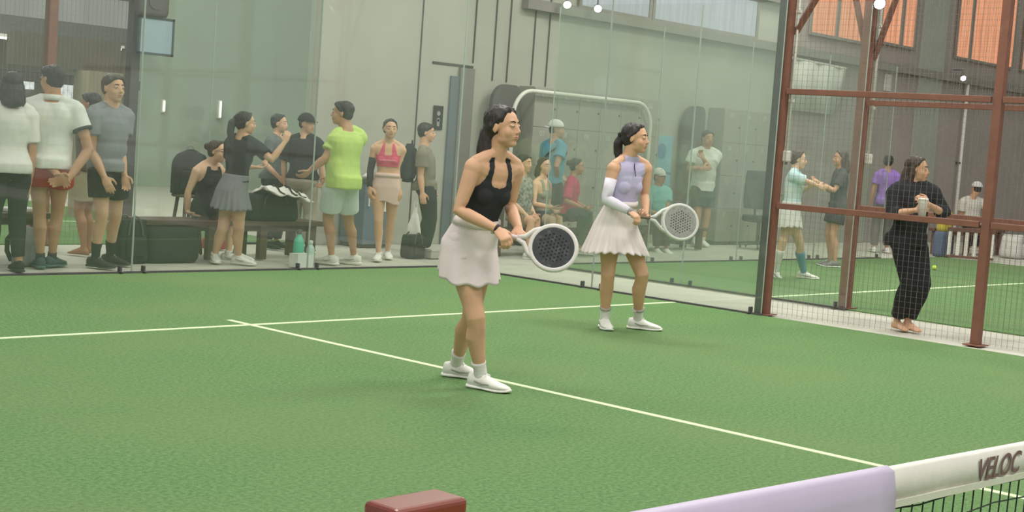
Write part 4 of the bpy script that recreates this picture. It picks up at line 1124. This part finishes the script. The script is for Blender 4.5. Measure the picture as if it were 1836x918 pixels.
person('man in a white t-shirt standing with one hand at his chin behind the glass', dict(
    sex='M', H=1.76, g=(1252, 441), yaw=15, hyaw=20, skin='c', hair='short', voxel=.01, eR=(1235, 302, -.05), wR=(1258, 302, -.28), eL=(1272, 302, -.1), wL=(1260, 283, -.28), thR=CU, thL=-CR, hdR=lambda f: CR, hdL=lambda f: CU*.9-CR*.3, curlL=.8,
    top=dict(type='tee', mat=cloth('tee_white', (216, 220, 210)), hem=-.12, loose=1.0, sleeve=.6, off=.02), shorts=dict(mat=cloth('green_black', (66, 84, 78)), len=.75, flare=.03), fR=(1245, 441), fL=(1259, 441), shoe=SHOE_W, sock=dict(mat=white_c, h=.15)))

# --- people seen through the mesh
person('girl in a white and teal top and white skirt walking on the next court', dict(
    H=1.56, g=(1412, 500), yaw=72, hyaw=78, skin='a', hair='pony', haircol='brown', tail=[(0, -.11, .04), (0, -.15, .0), (0, -.15, -.07)], voxel=.009, pel=(1418, 382), neck=(1426, 307), head=(1432, 286), eR=(1448, 326, -.15), wR=(1466, 333, -.12), wL=(1450, 335, .1), thR=CU,
    top=dict(type='tee', mat=mat('cloth_white_teal', (228, 226, 222), .9, .1, 2.2, .1, rgb2=(150, 206, 214), mixscale=2.6), hem=.08, loose=.9, sleeve=.8, off=.013), skirt=dict(mat=white_c, drop=.17, rx=.20, ry=.17, pleats=14, amp=.04, waist=.28),
    fR=(1440, 499), aL=(1391, 486, .1), fyR=72, fyL=72, liftL=.6, kL=(1404, 432, -.02), sock=dict(mat=dict(L=white_c, R=mat('sock_teal', (90, 150, 168), .9)), h=.72), shoe=SHOE_W))
person('woman with loose brown hair in dark grey top and shorts facing the walking girl', dict(
    H=1.58, g=(1492, 478), yaw=275, hyaw=275, skin='c', hair='long', haircol='brown', fall=.12, voxel=.01, wL=(1470, 328, -.1), wR=(1478, 338, .1),
    top=dict(type='tee', mat=cloth('charcoal', (78, 80, 80)), hem=-.05, loose=.95, sleeve=.7, off=.015), shorts=dict(mat=cloth('dark_shorts', (64, 64, 64)), len=.6, flare=.03), shoe=dict(mat=shoe_grey, sole=sole_w)))
person('person in a purple t-shirt seen from behind beyond the next court post', dict(
    H=1.60, g=(1578, 452), yaw=185, hyaw=150, skin='c', hair='short', voxel=.011, top=dict(type='tee', mat=cloth('purple', (150, 116, 192)), hem=-.08, loose=1.0, sleeve=.6, off=.018), pants=dict(mat=cloth('grey_pants', (110, 108, 104))), shoe=SHOE_W))
PW = person('woman in loose black top and black trousers holding a white cup behind the mesh', dict(
    H=1.58, g=(1614, 592), yaw=35, syaw=30, hyaw=62, skin='b', hair='long', haircol='brown', fall=.10, voxel=.008, girth=1.0, bare=1, pel=(1630, 432), neck=(1637, 331), head=(1645, 304),
    shR=(1604, 345, -.06), eR=(1600, 384, -.10), wR=(1642, 377, -.28), shL=(1670, 345, .0), eL=(1694, 385, -.02), wL=(1664, 366, -.28), thR=CU, thL=CU, hdR=lambda f: CR*.9+CU*.2-FH*.2, hdL=lambda f: -CR*.7+CU*.4-FH*.4, curlR=.8, curlL=.8,
    fR=(1606, 590), fL=(1625, 592), fyR=15, fyL=25,
    top=dict(type='tee', mat=black_c, hem=-.10, loose=1.08, sleeve=1.35, off=.024), pants=dict(mat=cloth('black_pants', (46, 46, 48), .1), len=1.86, off=.012, flare=.014)))
person('person in a white shirt and white cap sitting far behind the right posts', dict(
    sex='M', H=1.70, sit=1, g=(1742, 448), yaw=200, hyaw=200, skin='c', hair='short', cap=('white2', (220, 216, 212), 0), pel=(1740, 402), neck=(1742, 356), head=(1750, 338), kR=(1752, 404, .4), kL=(1738, 404, .4), aR=(1752, 446, .4), aL=(1738, 446, .4), wR=(1760, 395, .2), wL=(1722, 395, .2), voxel=.011,
    top=dict(type='tee', mat=cloth('cream', (208, 202, 190)), hem=-.02, loose=1.0, sleeve=.6, off=.018), pants=dict(mat=black_c), shoe=SHOE_W))

# ------------------------------------------------------------------ furniture and gear
wood_dark = mat('dark_wood', (88, 70, 60), .6, .15, 6, .1, stretch=(.4, 4, 4))
bag_black = cloth('bag_black', (48, 50, 50), .12); bag_pink = cloth('bag_pink', (214, 160, 162)); bag_grey = cloth('bag_grey', (142, 146, 148))
def bench(label, a, b, h, wd, nleg, slab_m=wood_dark):
    a = Vector((*a, 0)); b = Vector((*b, 0)); d = (b-a).normalized(); n = Vector((-d.y, d.x, 0)); ln = (b-a).length; c = (a+b)/2
    o = thing('bench', label, 'bench', c)
    for k in (-1, 0, 1):
        build('seat_plank', G().obox(c+n*(k*wd/3)+Z*(h-.025), d, n, Z, ln/2, wd/6-.006, .025), slab_m, o, bevel=.005)
    build('apron', G().obox(c+Z*(h-.08), d, n, Z, ln/2-.08, wd/2-.06, .03), slab_m, o, bevel=.004)
    for i in range(nleg):
        p = a+d*(.14+(ln-.28)*i/(nleg-1))
        for s in (-1, 1):
            build('leg', G().obox(p+n*(s*(wd/2-.06))+Z*((h-.05)/2), d, n, Z, .045, .035, (h-.05)/2), slab_m, o, bevel=.004)
    return o
bench('long dark wooden bench the woman in black sits on', (1.72, 11.12), (3.95, 11.12), .40, .46, 4)
bench('dark bench with a pale towel at the far left edge', (-.6, 11.1), (.74, 11.1), .45, .42, 3)
bench('bench of the boy in the patterned shirt along the lockers', (6.6, 11.1), (9.6, 11.1), .33, .40, 4)
bench('bench under the person in the teal shirt', (10.2, 11.6), (11.8, 11.6), .33, .40, 2)
bench('low dark bench far behind the right brown posts', (17.0, 10.3), (19.2, 10.3), .45, .4, 4, mat('bench_brown', (110, 78, 66), .6, .1))
def softbox(g, c, d, n, hx, hy, hz, pinch=.0, e=.30, bulge=.0):
    """rounded fabric volume standing on c (base centre)"""
    c = Vector(c); rings = []
    for i in range(9):
        t = i/8; k = (1-abs(2*t-1)**6)*.10+.90; k *= 1-pinch*t
        k *= 1+bulge*math.sin(PI*t)
        rings.append([c+Z*(2*hz*t)+d*(hx*k*math.copysign(abs(math.cos(2*PI*j/28))**e, math.cos(2*PI*j/28)))+n*(hy*k*math.copysign(abs(math.sin(2*PI*j/28))**e, math.sin(2*PI*j/28))) for j in range(28)])
    return g.loft(rings, dome=.01)
def duffel(label, c, hx, hy, hz, m, strap_m, name='duffel_bag', pinch=.12, group=None, handles=True):
    c = Vector((*c, 0)) if len(c) == 2 else Vector(c)
    d, n = X, Y; o = thing(name, label, 'bag', c, group)
    build('bag_body', softbox(G(), c, d, n, hx, hy, hz, pinch), m, o, True)
    build('zip', G().tube([c+d*(hx*.8*q)+Z*(2*hz*1.005) for q in (-1, -.5, 0, .5, 1)], .008, 6), strap_m, o)
    if handles:
        for s in (-1, 1):
            build('carry_strap', G().tube([c+d*(hx*.45*math.cos(PI*k/10))+n*(s*hy*(.93-.15*math.sin(PI*k/10)))+Z*(hz*1.3+(hz*.9)*math.sin(PI*k/10)) for k in range(11)], .010, 6, flat=.5), strap_m, o)
        build('front_pocket', softbox(G(), c-n*(hy*.93)+Z*(hz*.25), d, n, hx*.6, .02, hz*.5), m, o, True)
    return o
def backpack(label, c, hx, hy, hz, m, strap_m, facing=(0, -1), group=None):
    c = Vector(c); f = Vector((*facing, 0)).normalized(); s = Vector((-f.y, f.x, 0))
    o = thing('backpack', label, 'bag', c, group)
    g = G(); rings = []
    for i in range(10):
        t = i/9; k = math.sqrt(max(.02, 1-max(0, (t-.6)/.4)**2.2))
        rings.append([c+Z*(2*hz*t)+s*(hx*k*math.copysign(abs(math.cos(2*PI*j/24))**.5, math.cos(2*PI*j/24)))+f*(hy*(.6+.4*k)*math.copysign(abs(math.sin(2*PI*j/24))**.5, math.sin(2*PI*j/24))) for j in range(24)])
    build('bag_body', g.loft(rings, dome=.1), m, o, True)
    build('front_pocket', softbox(G(), c+f*(hy*.9)+Z*(hz*.15), s, f, hx*.72, .035, hz*.45, .1), m, o, True)
    for q in (-1, 1):
        build('shoulder_strap', G().tube([c-f*(hy*.9)+s*(q*hx*.5)+Z*(hz*1.75), c-f*(hy*1.5)+s*(q*hx*.6)+Z*(hz*1.3), c-f*(hy*1.5)+s*(q*hx*.6)+Z*(hz*.7), c-f*(hy*.95)+s*(q*hx*.7)+Z*(hz*.2)], .022, 8, flat=.35), strap_m, o, True)
    build('grab_loop', G().tube([c-f*(hy*.4)+s*(.04*math.cos(PI*k/8))+Z*(2*hz-.01+.05*math.sin(PI*k/8)) for k in range(9)], .007, 6), strap_m, o)
    return o
duffel('tall black bag on the floor behind the grey shirted man', (1.53, 10.88), .17, .12, .20, bag_black, steel_dark, 'tote_bag', .25)
duffel('large black box shaped bag under the long bench', (1.98, 10.92), .30, .17, .165, bag_black, steel_dark, handles=False, pinch=.03)
duffel('pink bag standing beside the polo shirted man', (.80, 11.42), .11, .09, .17, bag_pink, mat('bag_strap_pink', (180, 120, 124), .8), 'tote_bag', .2)
backpack('grey and black backpack on the floor by the left bench', (.40, 10.78, 0), .12, .09, .17, bag_grey, bag_black, (.6, -.8))
duffel('black duffel bag piled on the right half of the long bench', (3.28, 11.05, .402), .34, .17, .135, bag_black, steel_dark)
tw = thing('towel', 'white striped towel draped over the black duffel bag', 'towel', (3.4, 11.0, .66))
g = G(); rings = []
for i in range(25):
    u = -1+2*i/24; row = []
    for q, dz in ((0, 0), (1, .012)):
        for j in (range(13) if q == 0 else range(12, -1, -1)):
            v = -1+2*j/12
            row.append((3.38+u*.27+.02*math.sin(v*4), 10.93+v*.17, .735+dz-.11*max(0, abs(v)-.35)-.075*max(0, u-.1)+.012*math.sin(u*9+v*2)+.01*math.sin(v*11)+.04*max(0,-u-.5)))
    rings.append(row)
build('cloth_sheet', g.loft(rings), white_c, tw, True)
for k in (-.5, .1, .55):
    build('stripe', G().tube([(3.38+k*.27+.02*math.sin(v*4)+.02, 10.93+v*.165, .758-.11*max(0, abs(v)-.35)-.075*max(0, k-.1)+.012*math.sin(k*9+v*2)+.01*math.sin(v*11)+.04*max(0,-k-.5)) for v in [-1+2*j/12 for j in range(13)]], .014, 6, flat=.4, side=X), bag_black, tw)
t2_ = thing('towel', 'folded pale towel on the left bench', 'towel', (.45, 11.05, .45))
build('folded_cloth', softbox(G(), (.47, 11.05, .45), X, Y, .16, .1, .02, 0), white_c, t2_, True)
backpack('dark backpack on a wooden stool behind the seated woman', (2.70, 11.62, .62), .19, .12, .23, bag_black, bag_grey, (-.35, -.9))
st = thing('stool', 'wooden stool under the dark backpack', 'stool', (2.66, 11.62, 0))
build('seat', G().lathe((2.68, 11.62, 0), [(.15, .585), (.165, .595), (.165, .61), (.15, .618)], 24), wood_dark, st, True)
for k in range(4):
    a = PI/4+k*PI/2
    build('leg', G().tube([(2.68+.17*math.cos(a), 11.62+.17*math.sin(a), 0), (2.68+.10*math.cos(a), 11.62+.10*math.sin(a), .59)], .019, 8), wood_dark, st, True)
build('foot_ring', G().tube([(2.68+.142*math.cos(2*PI*k/24), 11.62+.142*math.sin(2*PI*k/24), .22) for k in range(25)], .010, 6), steel_dark, st, True)
# box and bottles by the glass
wb = thing('carton', 'white carton standing at the foot of the glass', 'box', (3.10, 10.22, 0))
build('box_body', G().box((3.0, 10.15, 0), (3.2, 10.29, .13)), mat('white_card', (226, 228, 224), .7, .03), wb, bevel=.004)
build('lid_flap', G().box((3.0, 10.15, .131), (3.2, 10.215, .135)).box((3.0, 10.225, .131), (3.2, 10.29, .135)), mat('card_inner', (206, 206, 200), .8), wb)
def bottle(label, c, h, r, m, cap_m):
    o = thing('water_bottle', label, 'bottle', c); c = Vector(c)
    build('bottle_body', G().lathe(c, [(r*.9, 0), (r, .01), (r, h*.62), (r*.8, h*.74), (r*.45, h*.82), (r*.45, h*.88)], 20), m, o, True)
    build('cap', G().lathe(c, [(r*.5, h*.87), (r*.52, h*.88), (r*.52, h*.97), (r*.4, h)], 16), cap_m, o, True)
bottle('teal water bottle standing behind the white carton', (3.22, 10.42, 0), .36, .055, mat('teal_plastic', (92, 190, 160), .3, .04), steel_dark)
bottle('pale clear water bottle right of the teal bottle', (3.36, 10.40, 0), .25, .045, mat('pale_plastic', (190, 214, 204), .25, .03), white_metal)
rb = thing('lunch_box', 'red lunch box under the bench behind the ponytail woman', 'box', (3.30, 12.0, 0))
build('box_body', G().box((3.2, 11.9, 0), (3.42, 12.06, .12)), mat('red_plastic', (176, 70, 70), .5), rb, bevel=.015)
build('handle', G().tube([(3.25, 11.98, .12), (3.26, 11.98, .17), (3.36, 11.98, .17), (3.37, 11.98, .12)], .008, 6), bag_black, rb)
# grey bin cabinet
cb = thing('storage_cabinet', 'blue grey cabinet against the wall behind the lime shirted man', 'cabinet', (5.75, 12.22, 0))
build('cabinet_body', G().box((5.5, 12.02, .04), (5.98, 12.44, .78)), mat('cabinet_grey', (108, 118, 132), .5, .05), cb, bevel=.008)
build('cabinet_top', G().box((5.48, 11.99, .78), (6.0, 12.46, .82)), steel_dark, cb, bevel=.006)
build('plinth', G().box((5.53, 12.06, 0), (5.95, 12.42, .04)), steel_dark, cb)
build('door_label', G().box((5.80, 12.012, .44), (5.88, 12.02, .60)), mat('label_white', (222, 224, 222), .6), cb)
build('door_handle', G().box((5.55, 11.995, .5), (5.565, 12.018, .62)), white_metal, cb, bevel=.003)
sb = thing('towel', 'crumpled white towel on top of the blue grey cabinet', 'towel', (5.65, 12.15, .82))
gm = G()
for k in range(7): gm.ell((5.60+.045*k, 12.12+.03*math.sin(k*2.1), .85+.018*math.sin(k*1.7)), .06, .07, .03+.012*math.sin(k*3))
me = fuse(gm, .008, 1, 'cloth_heap'); wrinkle(me, .012, (30, 30, 30)); place('cloth_heap', me, white_c, sb)
# boy's backpack, plastic bag, floor bags
_p = BOY['tpt'](.62)-BOY['cfw']*.19-Z*.20
backpack('black backpack worn by the boy in the olive shirt', _p, .14, .06, .22, bag_black, bag_black, (-BOY['cfw'].x, -BOY['cfw'].y))
pb = at(745, 372, BOY['D']-.22)
o = thing('plastic_bag', 'white plastic bag hanging from the hand of the boy', 'bag', pb)
me = fuse(G().loft([[pb+RH*(w*math.cos(2*PI*j/20))+FH*(w*.5*math.sin(2*PI*j/20))-Z*dz for j in range(20)] for w, dz in ((.012, .0), (.03, .06), (.06, .16), (.085, .26), (.088, .31), (.06, .335))]), .008, 1, 'bag_body'); wrinkle(me, .012, (20, 20, 9)); place('bag_body', me, white_c, o)
build('bag_handle', G().tube([pb+RH*.02-Z*.05, pb+RH*.015+Z*.07, pb-RH*.01+Z*.07, pb-RH*.02-Z*.05], .006, 6), white_c, o)
duffel('small black bag under the plastic bag at the feet of the boy', (5.30, 10.92), .13, .10, .13, bag_black, steel_dark, 'tote_bag', .1)
gb = thing('carton', 'grey carton with a pale lid beside the black bag of the boy', 'box', (5.58, 10.86, 0))
build('box_body', G().box((5.46, 10.78, 0), (5.70, 10.94, .09)), mat('card_grey', (172, 170, 160), .8), gb, bevel=.004)
build('box_lid', G().box((5.455, 10.775, .085), (5.705, 10.945, .11)), mat('card_pale', (190, 188, 178), .8), gb, bevel=.003)

# wall plate with pale emblem, poster, dark rounded boards, tubular frame
pc = hit(785, 211, 1, YB-.01)
o = thing('wall_plate', 'black upright plate with a pale figure emblem on the wall', 'sign', pc)
build('plate', G().box((pc.x-.085, YB-.02, pc.z-.155), (pc.x+.085, YB-.002, pc.z+.155)), mat('plate_black', (42, 42, 42), .5), o, bevel=.004)
build('emblem', G().lathe((pc.x+.0, YB-.021, pc.z+.055), [(.03, 0), (.03, .002)], 16, X, Z, -Y).box((pc.x-.022, YB-.024, pc.z-.11), (pc.x+.022, YB-.021, pc.z-.005)).box((pc.x-.030, YB-.024, pc.z-.05), (pc.x+.030, YB-.021, pc.z-.02)), mat('emblem_pale', (150, 152, 148), .6), o)
po = thing('poster', 'light blue upright poster with a darker round emblem behind the far player', 'poster', (11.95, YB-.01, .7))
build('sheet', G().box((11.47, YB-.025, .62), (12.2, YB-.004, 1.66)), mat('poster_blue', (132, 186, 200), .6, .12, 2), po)
build('emblem', G().lathe((11.92, YB-.026, 1.42), [(.12, 0), (.12, .002)], 24, X, Z, -Y), mat('emblem_blue', (92, 136, 168), .6, .2, 12), po)
build('text_rows', G().box((11.7, YB-.028, 1.06), (12.2, YB-.026, 1.10)).box((11.7, YB-.028, .96), (12.05, YB-.026, 1.0)), mat('emblem_blue', (92, 136, 168), .6), po)
def arch(label, x0, x1, z1, y, r=.25):
    o = thing('upright_board', label, 'board', ((x0+x1)/2, y, 0))
    pts = [(x0, 0)]+[(x0+r-r*math.cos(PI/2*k/8), z1-r+r*math.sin(PI/2*k/8)) for k in range(9)]+[(x1-r*.5+r*.5*math.sin(PI/2*k/8), z1-r*.5+r*.5*math.cos(PI/2*k/8)) for k in range(9)]+[(x1, 0)]
    build('board', G().loft([[(x, y, z) for x, z in pts], [(x, y+.06, z) for x, z in pts]]), mat('board_dark', (96, 94, 92), .6, .06, 3), o)
    build('foot', G().box((x0+.02, y-.10, 0), (x0+.09, y+.09, .03)), steel_dark, o, bevel=.004)
    build('foot', G().box((x1-.09, y-.10, 0), (x1-.02, y+.09, .03)), steel_dark, o, bevel=.004)
arch('dark rounded upright board left of the lockers', 7.90, 8.44, 2.16, 12.3)
arch('dark rounded upright board behind the man with hand at chin', 12.30, 12.85, 2.16, 12.36)
o = thing('tubular_frame', 'white bent tube frame standing before the numbered lockers', 'frame', (9.8, 12.12, 0))
pts = [(8.10, 12.1, 0), (8.10, 12.1, 1.75)]+[(8.10+.35*(1-math.cos(PI/2*k/10)), 12.1, 1.75+.35*math.sin(PI/2*k/10)) for k in range(1, 11)]+[(10.75, 12.1, 2.10)]+[(10.75+.35*math.sin(PI/2*k/10), 12.1, 1.75+.35*math.cos(PI/2*k/10)) for k in range(1, 11)]+[(11.1, 12.1, 0)]
build('bent_tube', G().tube(pts, .028, 12, 0), white_metal, o, True)
for xx in (8.10, 11.1): build('foot_plate', G().box((xx-.07, 12.0, 0), (xx+.07, 12.2, .012)), white_metal, o, bevel=.003)

# lockers: one column of four doors is one unit; each copied with its parts
lock_m = mat('locker_grey', (150, 148, 138), .5, .05, 2); lock_d = mat('locker_door', (156, 154, 144), .5, .04, 2); num_m = mat('number_white', (198, 198, 190), .6)
def number_mesh(txt):
    cu = bpy.data.curves.new('n', 'FONT'); cu.body = txt; cu.size = .105; cu.extrude = .001; cu.align_x = 'CENTER'
    t = bpy.data.objects.new('n', cu); COL.objects.link(t)
    me = bpy.data.meshes.new_from_object(t.evaluated_get(bpy.context.evaluated_depsgraph_get())); bpy.data.objects.remove(t); me.materials.append(num_m); return me
def locker(x0, w, nums, label, group):
    o = thing('locker_column', label, 'lockers', (x0+w/2, 12.35, 0), group)
    build('locker_body', G().box((x0, 12.2, .05), (x0+w, 12.49, 2.17)), lock_m, o, bevel=.004)
    build('plinth', G().box((x0+.02, 12.22, 0), (x0+w-.02, 12.47, .05)), steel_dark, o)
    for r in range(4):
        z1 = 2.155-r*.528
        d = build('locker_door', G().box((x0+.004, 12.184, z1-.523), (x0+w-.004, 12.199, z1)), lock_d, o, bevel=.003)
        build('lock', G().lathe((x0+w-.05, 12.184, z1-.27), [(.014, 0), (.014, .014), (.008, .018)], 12, X, Z, -Y), steel_dark, d)
        if nums:
            me = number_mesh(nums[r]); q = bpy.data.objects.new('number', me); COL.objects.link(q); q.parent = d
            q.rotation_euler = (PI/2, 0, 0); q.location = Vector((x0+w*.42, 12.182, z1-.12))-(d.location+o.location)
L0 = 8.60
ords = ('leftmost', 'second', 'third', 'fourth', 'fifth', 'sixth')
for k in range(6):
    nn = ['%02d' % (k+1+6*r) for r in range(4)]
    locker(L0+k*.475, .475, nn, '%s column of grey numbered lockers in the bank beside the white tube frame' % ords[k], 'locker bank by the tube frame')
for k in range(4):
    nn = ['%02d' % (25+k+4*r) for r in range(4)]
    locker(13.12+k*.475, .475, nn, '%s column of grey lockers in the bank right of the chin holding man' % ords[k], 'locker bank by the chin holding man')

# high backed chair near the brown post
oc = thing('office_chair', 'high backed dark chair standing near the brown corner post', 'chair', (13.3, 11.5, 0))
c = Vector((13.3, 11.5, 0)); ck = cloth('chair_dark', (58, 66, 62))
build('backrest', softbox(G(), c+Vector((.10, .14, .62)), Vector((.8, -.6, 0)), Vector((.6, .8, 0)), .22, .05, .30, .05, .45), ck, oc, True)
build('seat', softbox(G(), c+Z*.42, Vector((.8, -.6, 0)), Vector((.6, .8, 0)), .24, .23, .05, 0, .45), ck, oc, True)
build('column', G().tube([c+Z*.08, c+Z*.43], .03, 12, 0), steel_dark, oc, True)
build('back_stem', G().tube([c+Vector((.12, .16, .44)), c+Vector((.14, .2, .75))], .02, 8), steel_dark, oc, True)
for k in range(5):
    a = 2*PI*k/5
    build('leg', G().tube([c+Z*.09, c+Vector((.28*math.cos(a), .28*math.sin(a), .055))], [.024, .016], 8).ell(c+Vector((.28*math.cos(a), .28*math.sin(a), .028)), .02, .02, .028), steel_dark, oc, True)

# glass board on the dark post of the rear court
bc = Vector((2.62, 12.3, 0))
o = thing('framed_board', 'bluish framed board hanging beside the dark rear post', 'board', (2.8, 12.4, 2.06))
build('panel', G().box((2.52, 12.40, 2.07), (2.92, 12.42, 2.44)), mat('board_blue', (150, 170, 178), .3, .04, 2), o)
g = G().box((2.50, 12.395, 2.05), (2.94, 12.43, 2.075)).box((2.50, 12.395, 2.43), (2.94, 12.43, 2.455)).box((2.50, 12.395, 2.05), (2.522, 12.43, 2.455)).box((2.915, 12.395, 2.05), (2.94, 12.43, 2.455))
build('frame', g, mat('frame_dark', (70, 82, 84), .5), o)
build('hanger', G().box((2.56, 12.42, 2.2), (2.62, 12.53, 2.28)), steel_dark, o)
o = thing('speaker_box', 'dark round cornered box above the framed board', 'speaker', (2.66, 12.45, 2.46))
build('housing', softbox(G(), (2.66, 12.43, 2.46), X, Y, .19, .08, .16, .0, .5), mat('box_dark', (84, 78, 76), .6), o, True)
build('grille', G().lathe((2.66, 12.345, 2.62), [(.09, 0), (.09, .006)], 20, X, Z, -Y), steel_dark, o)

# white banner, signs, gear at the right end
o = thing('wall_banner', 'pale hanging sheet on the wall left of the conduit post', 'banner', (16.3, 12.4, 2.3))
rings = []
for i in range(19):
    u = i/18; x = 15.35+1.7*u; zt = 3.14-.03*u; zb = 2.28+(.35*max(0, (u-.8)/.2)**2)
    yy = 12.40+.025*math.sin(u*16)
    rings.append([(x, yy, zb), (x, yy, zt), (x, yy+.012, zt), (x, yy+.012, zb)])
build('sheet', G().loft(rings), mat('sheet_pale', (196, 196, 186), .7, .05, 3), o, True)
build('hanging_rail', G().tube([(15.3, 12.42, 3.16), (17.1, 12.42, 3.13)], .02, 8), white_metal, o)
sp = hit(1592, 148, 1, YB-.02)
o = thing('wall_sign', 'small pale sign on the wall right of the next court post', 'sign', sp)
build('sign_plate', G().box((sp.x-.13, YB-.03, sp.z-.16), (sp.x+.13, YB-.003, sp.z+.16)), mat('sign_pale', (206, 200, 192), .6), o, bevel=.01)
o = thing('wall_pipe', 'pale vertical pipe on the wall under the right spot lamp', 'pipe', (21.9, 12.44, .0))
build('pipe', G().tube([(21.95, 12.42, 0), (21.95, 12.42, 3.22)], .035, 10), white_metal, o, True)
build('pipe_clip', G().box((21.9, 12.40, 1.6), (22.0, 12.499, 1.64)), steel_dark, o)
yb = thing('tote_bag', 'yellow bag hanging low behind the woman in black', 'bag', hit(1690, 428, 1, 10.25))
p = hit(1690, 440, 1, 10.1); p.z = 0
build('bag_body', softbox(G(), p+Z*.42, X, Y, .16, .08, .17, .15), cloth('yellow', (196, 178, 74)), yb, True)
build('lower_bag', softbox(G(), p, X, Y, .20, .10, .21, .05), cloth('denim', (92, 104, 128)), yb, True)
lp = thing('slatted_barrier', 'low barrier with white slats behind the right posts', 'barrier', (18.0, 9.7, 0))
b0 = hit(1700, 462, 2, 0); b1 = hit(1775, 468, 2, 0)
dd = (b1-b0).normalized(); nn_ = Vector((-dd.y, dd.x, 0)); ln = (b1-b0).length
for k in range(6):
    q = b0+dd*(ln*k/5)
    build('slat', G().obox(q+Z*.24, dd, nn_, Z, .03, .012, .22), white_metal, lp, bevel=.004)
build('top_rail', G().obox((b0+b1)/2+Z*.48, dd, nn_, Z, ln/2+.05, .03, .03), mat('bench_brown', (110, 78, 66), .6), lp, bevel=.006)
build('bottom_rail', G().obox((b0+b1)/2+Z*.03, dd, nn_, Z, ln/2+.05, .03, .02), mat('bench_brown', (110, 78, 66), .6), lp, bevel=.006)
wp = hit(1822, 462, 2, 0)
duffel('white sports bag on the floor at the far right', (wp.x, wp.y), .38, .2, .20, cloth('bag_white', (206, 202, 194)), bag_grey)
def ball(px, py, label):
    q = ground(px, py)
    o = thing('padel_ball', label, 'ball', q+Z*.034)
    bm_ = mat('ball_yellow', (200, 222, 84), .9, .06, 60, .3)
    build('felt', G().ell(q+Z*.034, .034, .034, .034, nu=20, nv=14), bm_, o, True)
    build('seam', G().tube([q+Z*.034+Vector((math.cos(t)*.0335*math.cos(.5*math.sin(2*t)), math.sin(t)*.0335*math.cos(.5*math.sin(2*t)), .0335*math.sin(.5*math.sin(2*t)))) for t in [2*PI*k/40 for k in range(41)]], .0012, 5), white_c, o)
ball(1675, 484, 'yellow green padel ball lying on the next court behind the woman in black')
# white paper cup held by the woman in black
cp = at(1654, 374, PW['D']-.31)
o = thing('paper_cup', 'tall white paper cup held by the woman in black', 'cup', cp)
build('cup_body', G().lathe(cp-Z*.09, [(.030, 0), (.042, .16), (.043, .165)], 20), mat('cup_white', (232, 222, 214), .5), o, True)
build('cup_lid', G().lathe(cp-Z*.09, [(.045, .163), (.045, .173), (.038, .18)], 20), mat('lid_white', (240, 236, 230), .4), o, True)
# dark strap of the teal shirted man is part of a small sling bag resting on his back
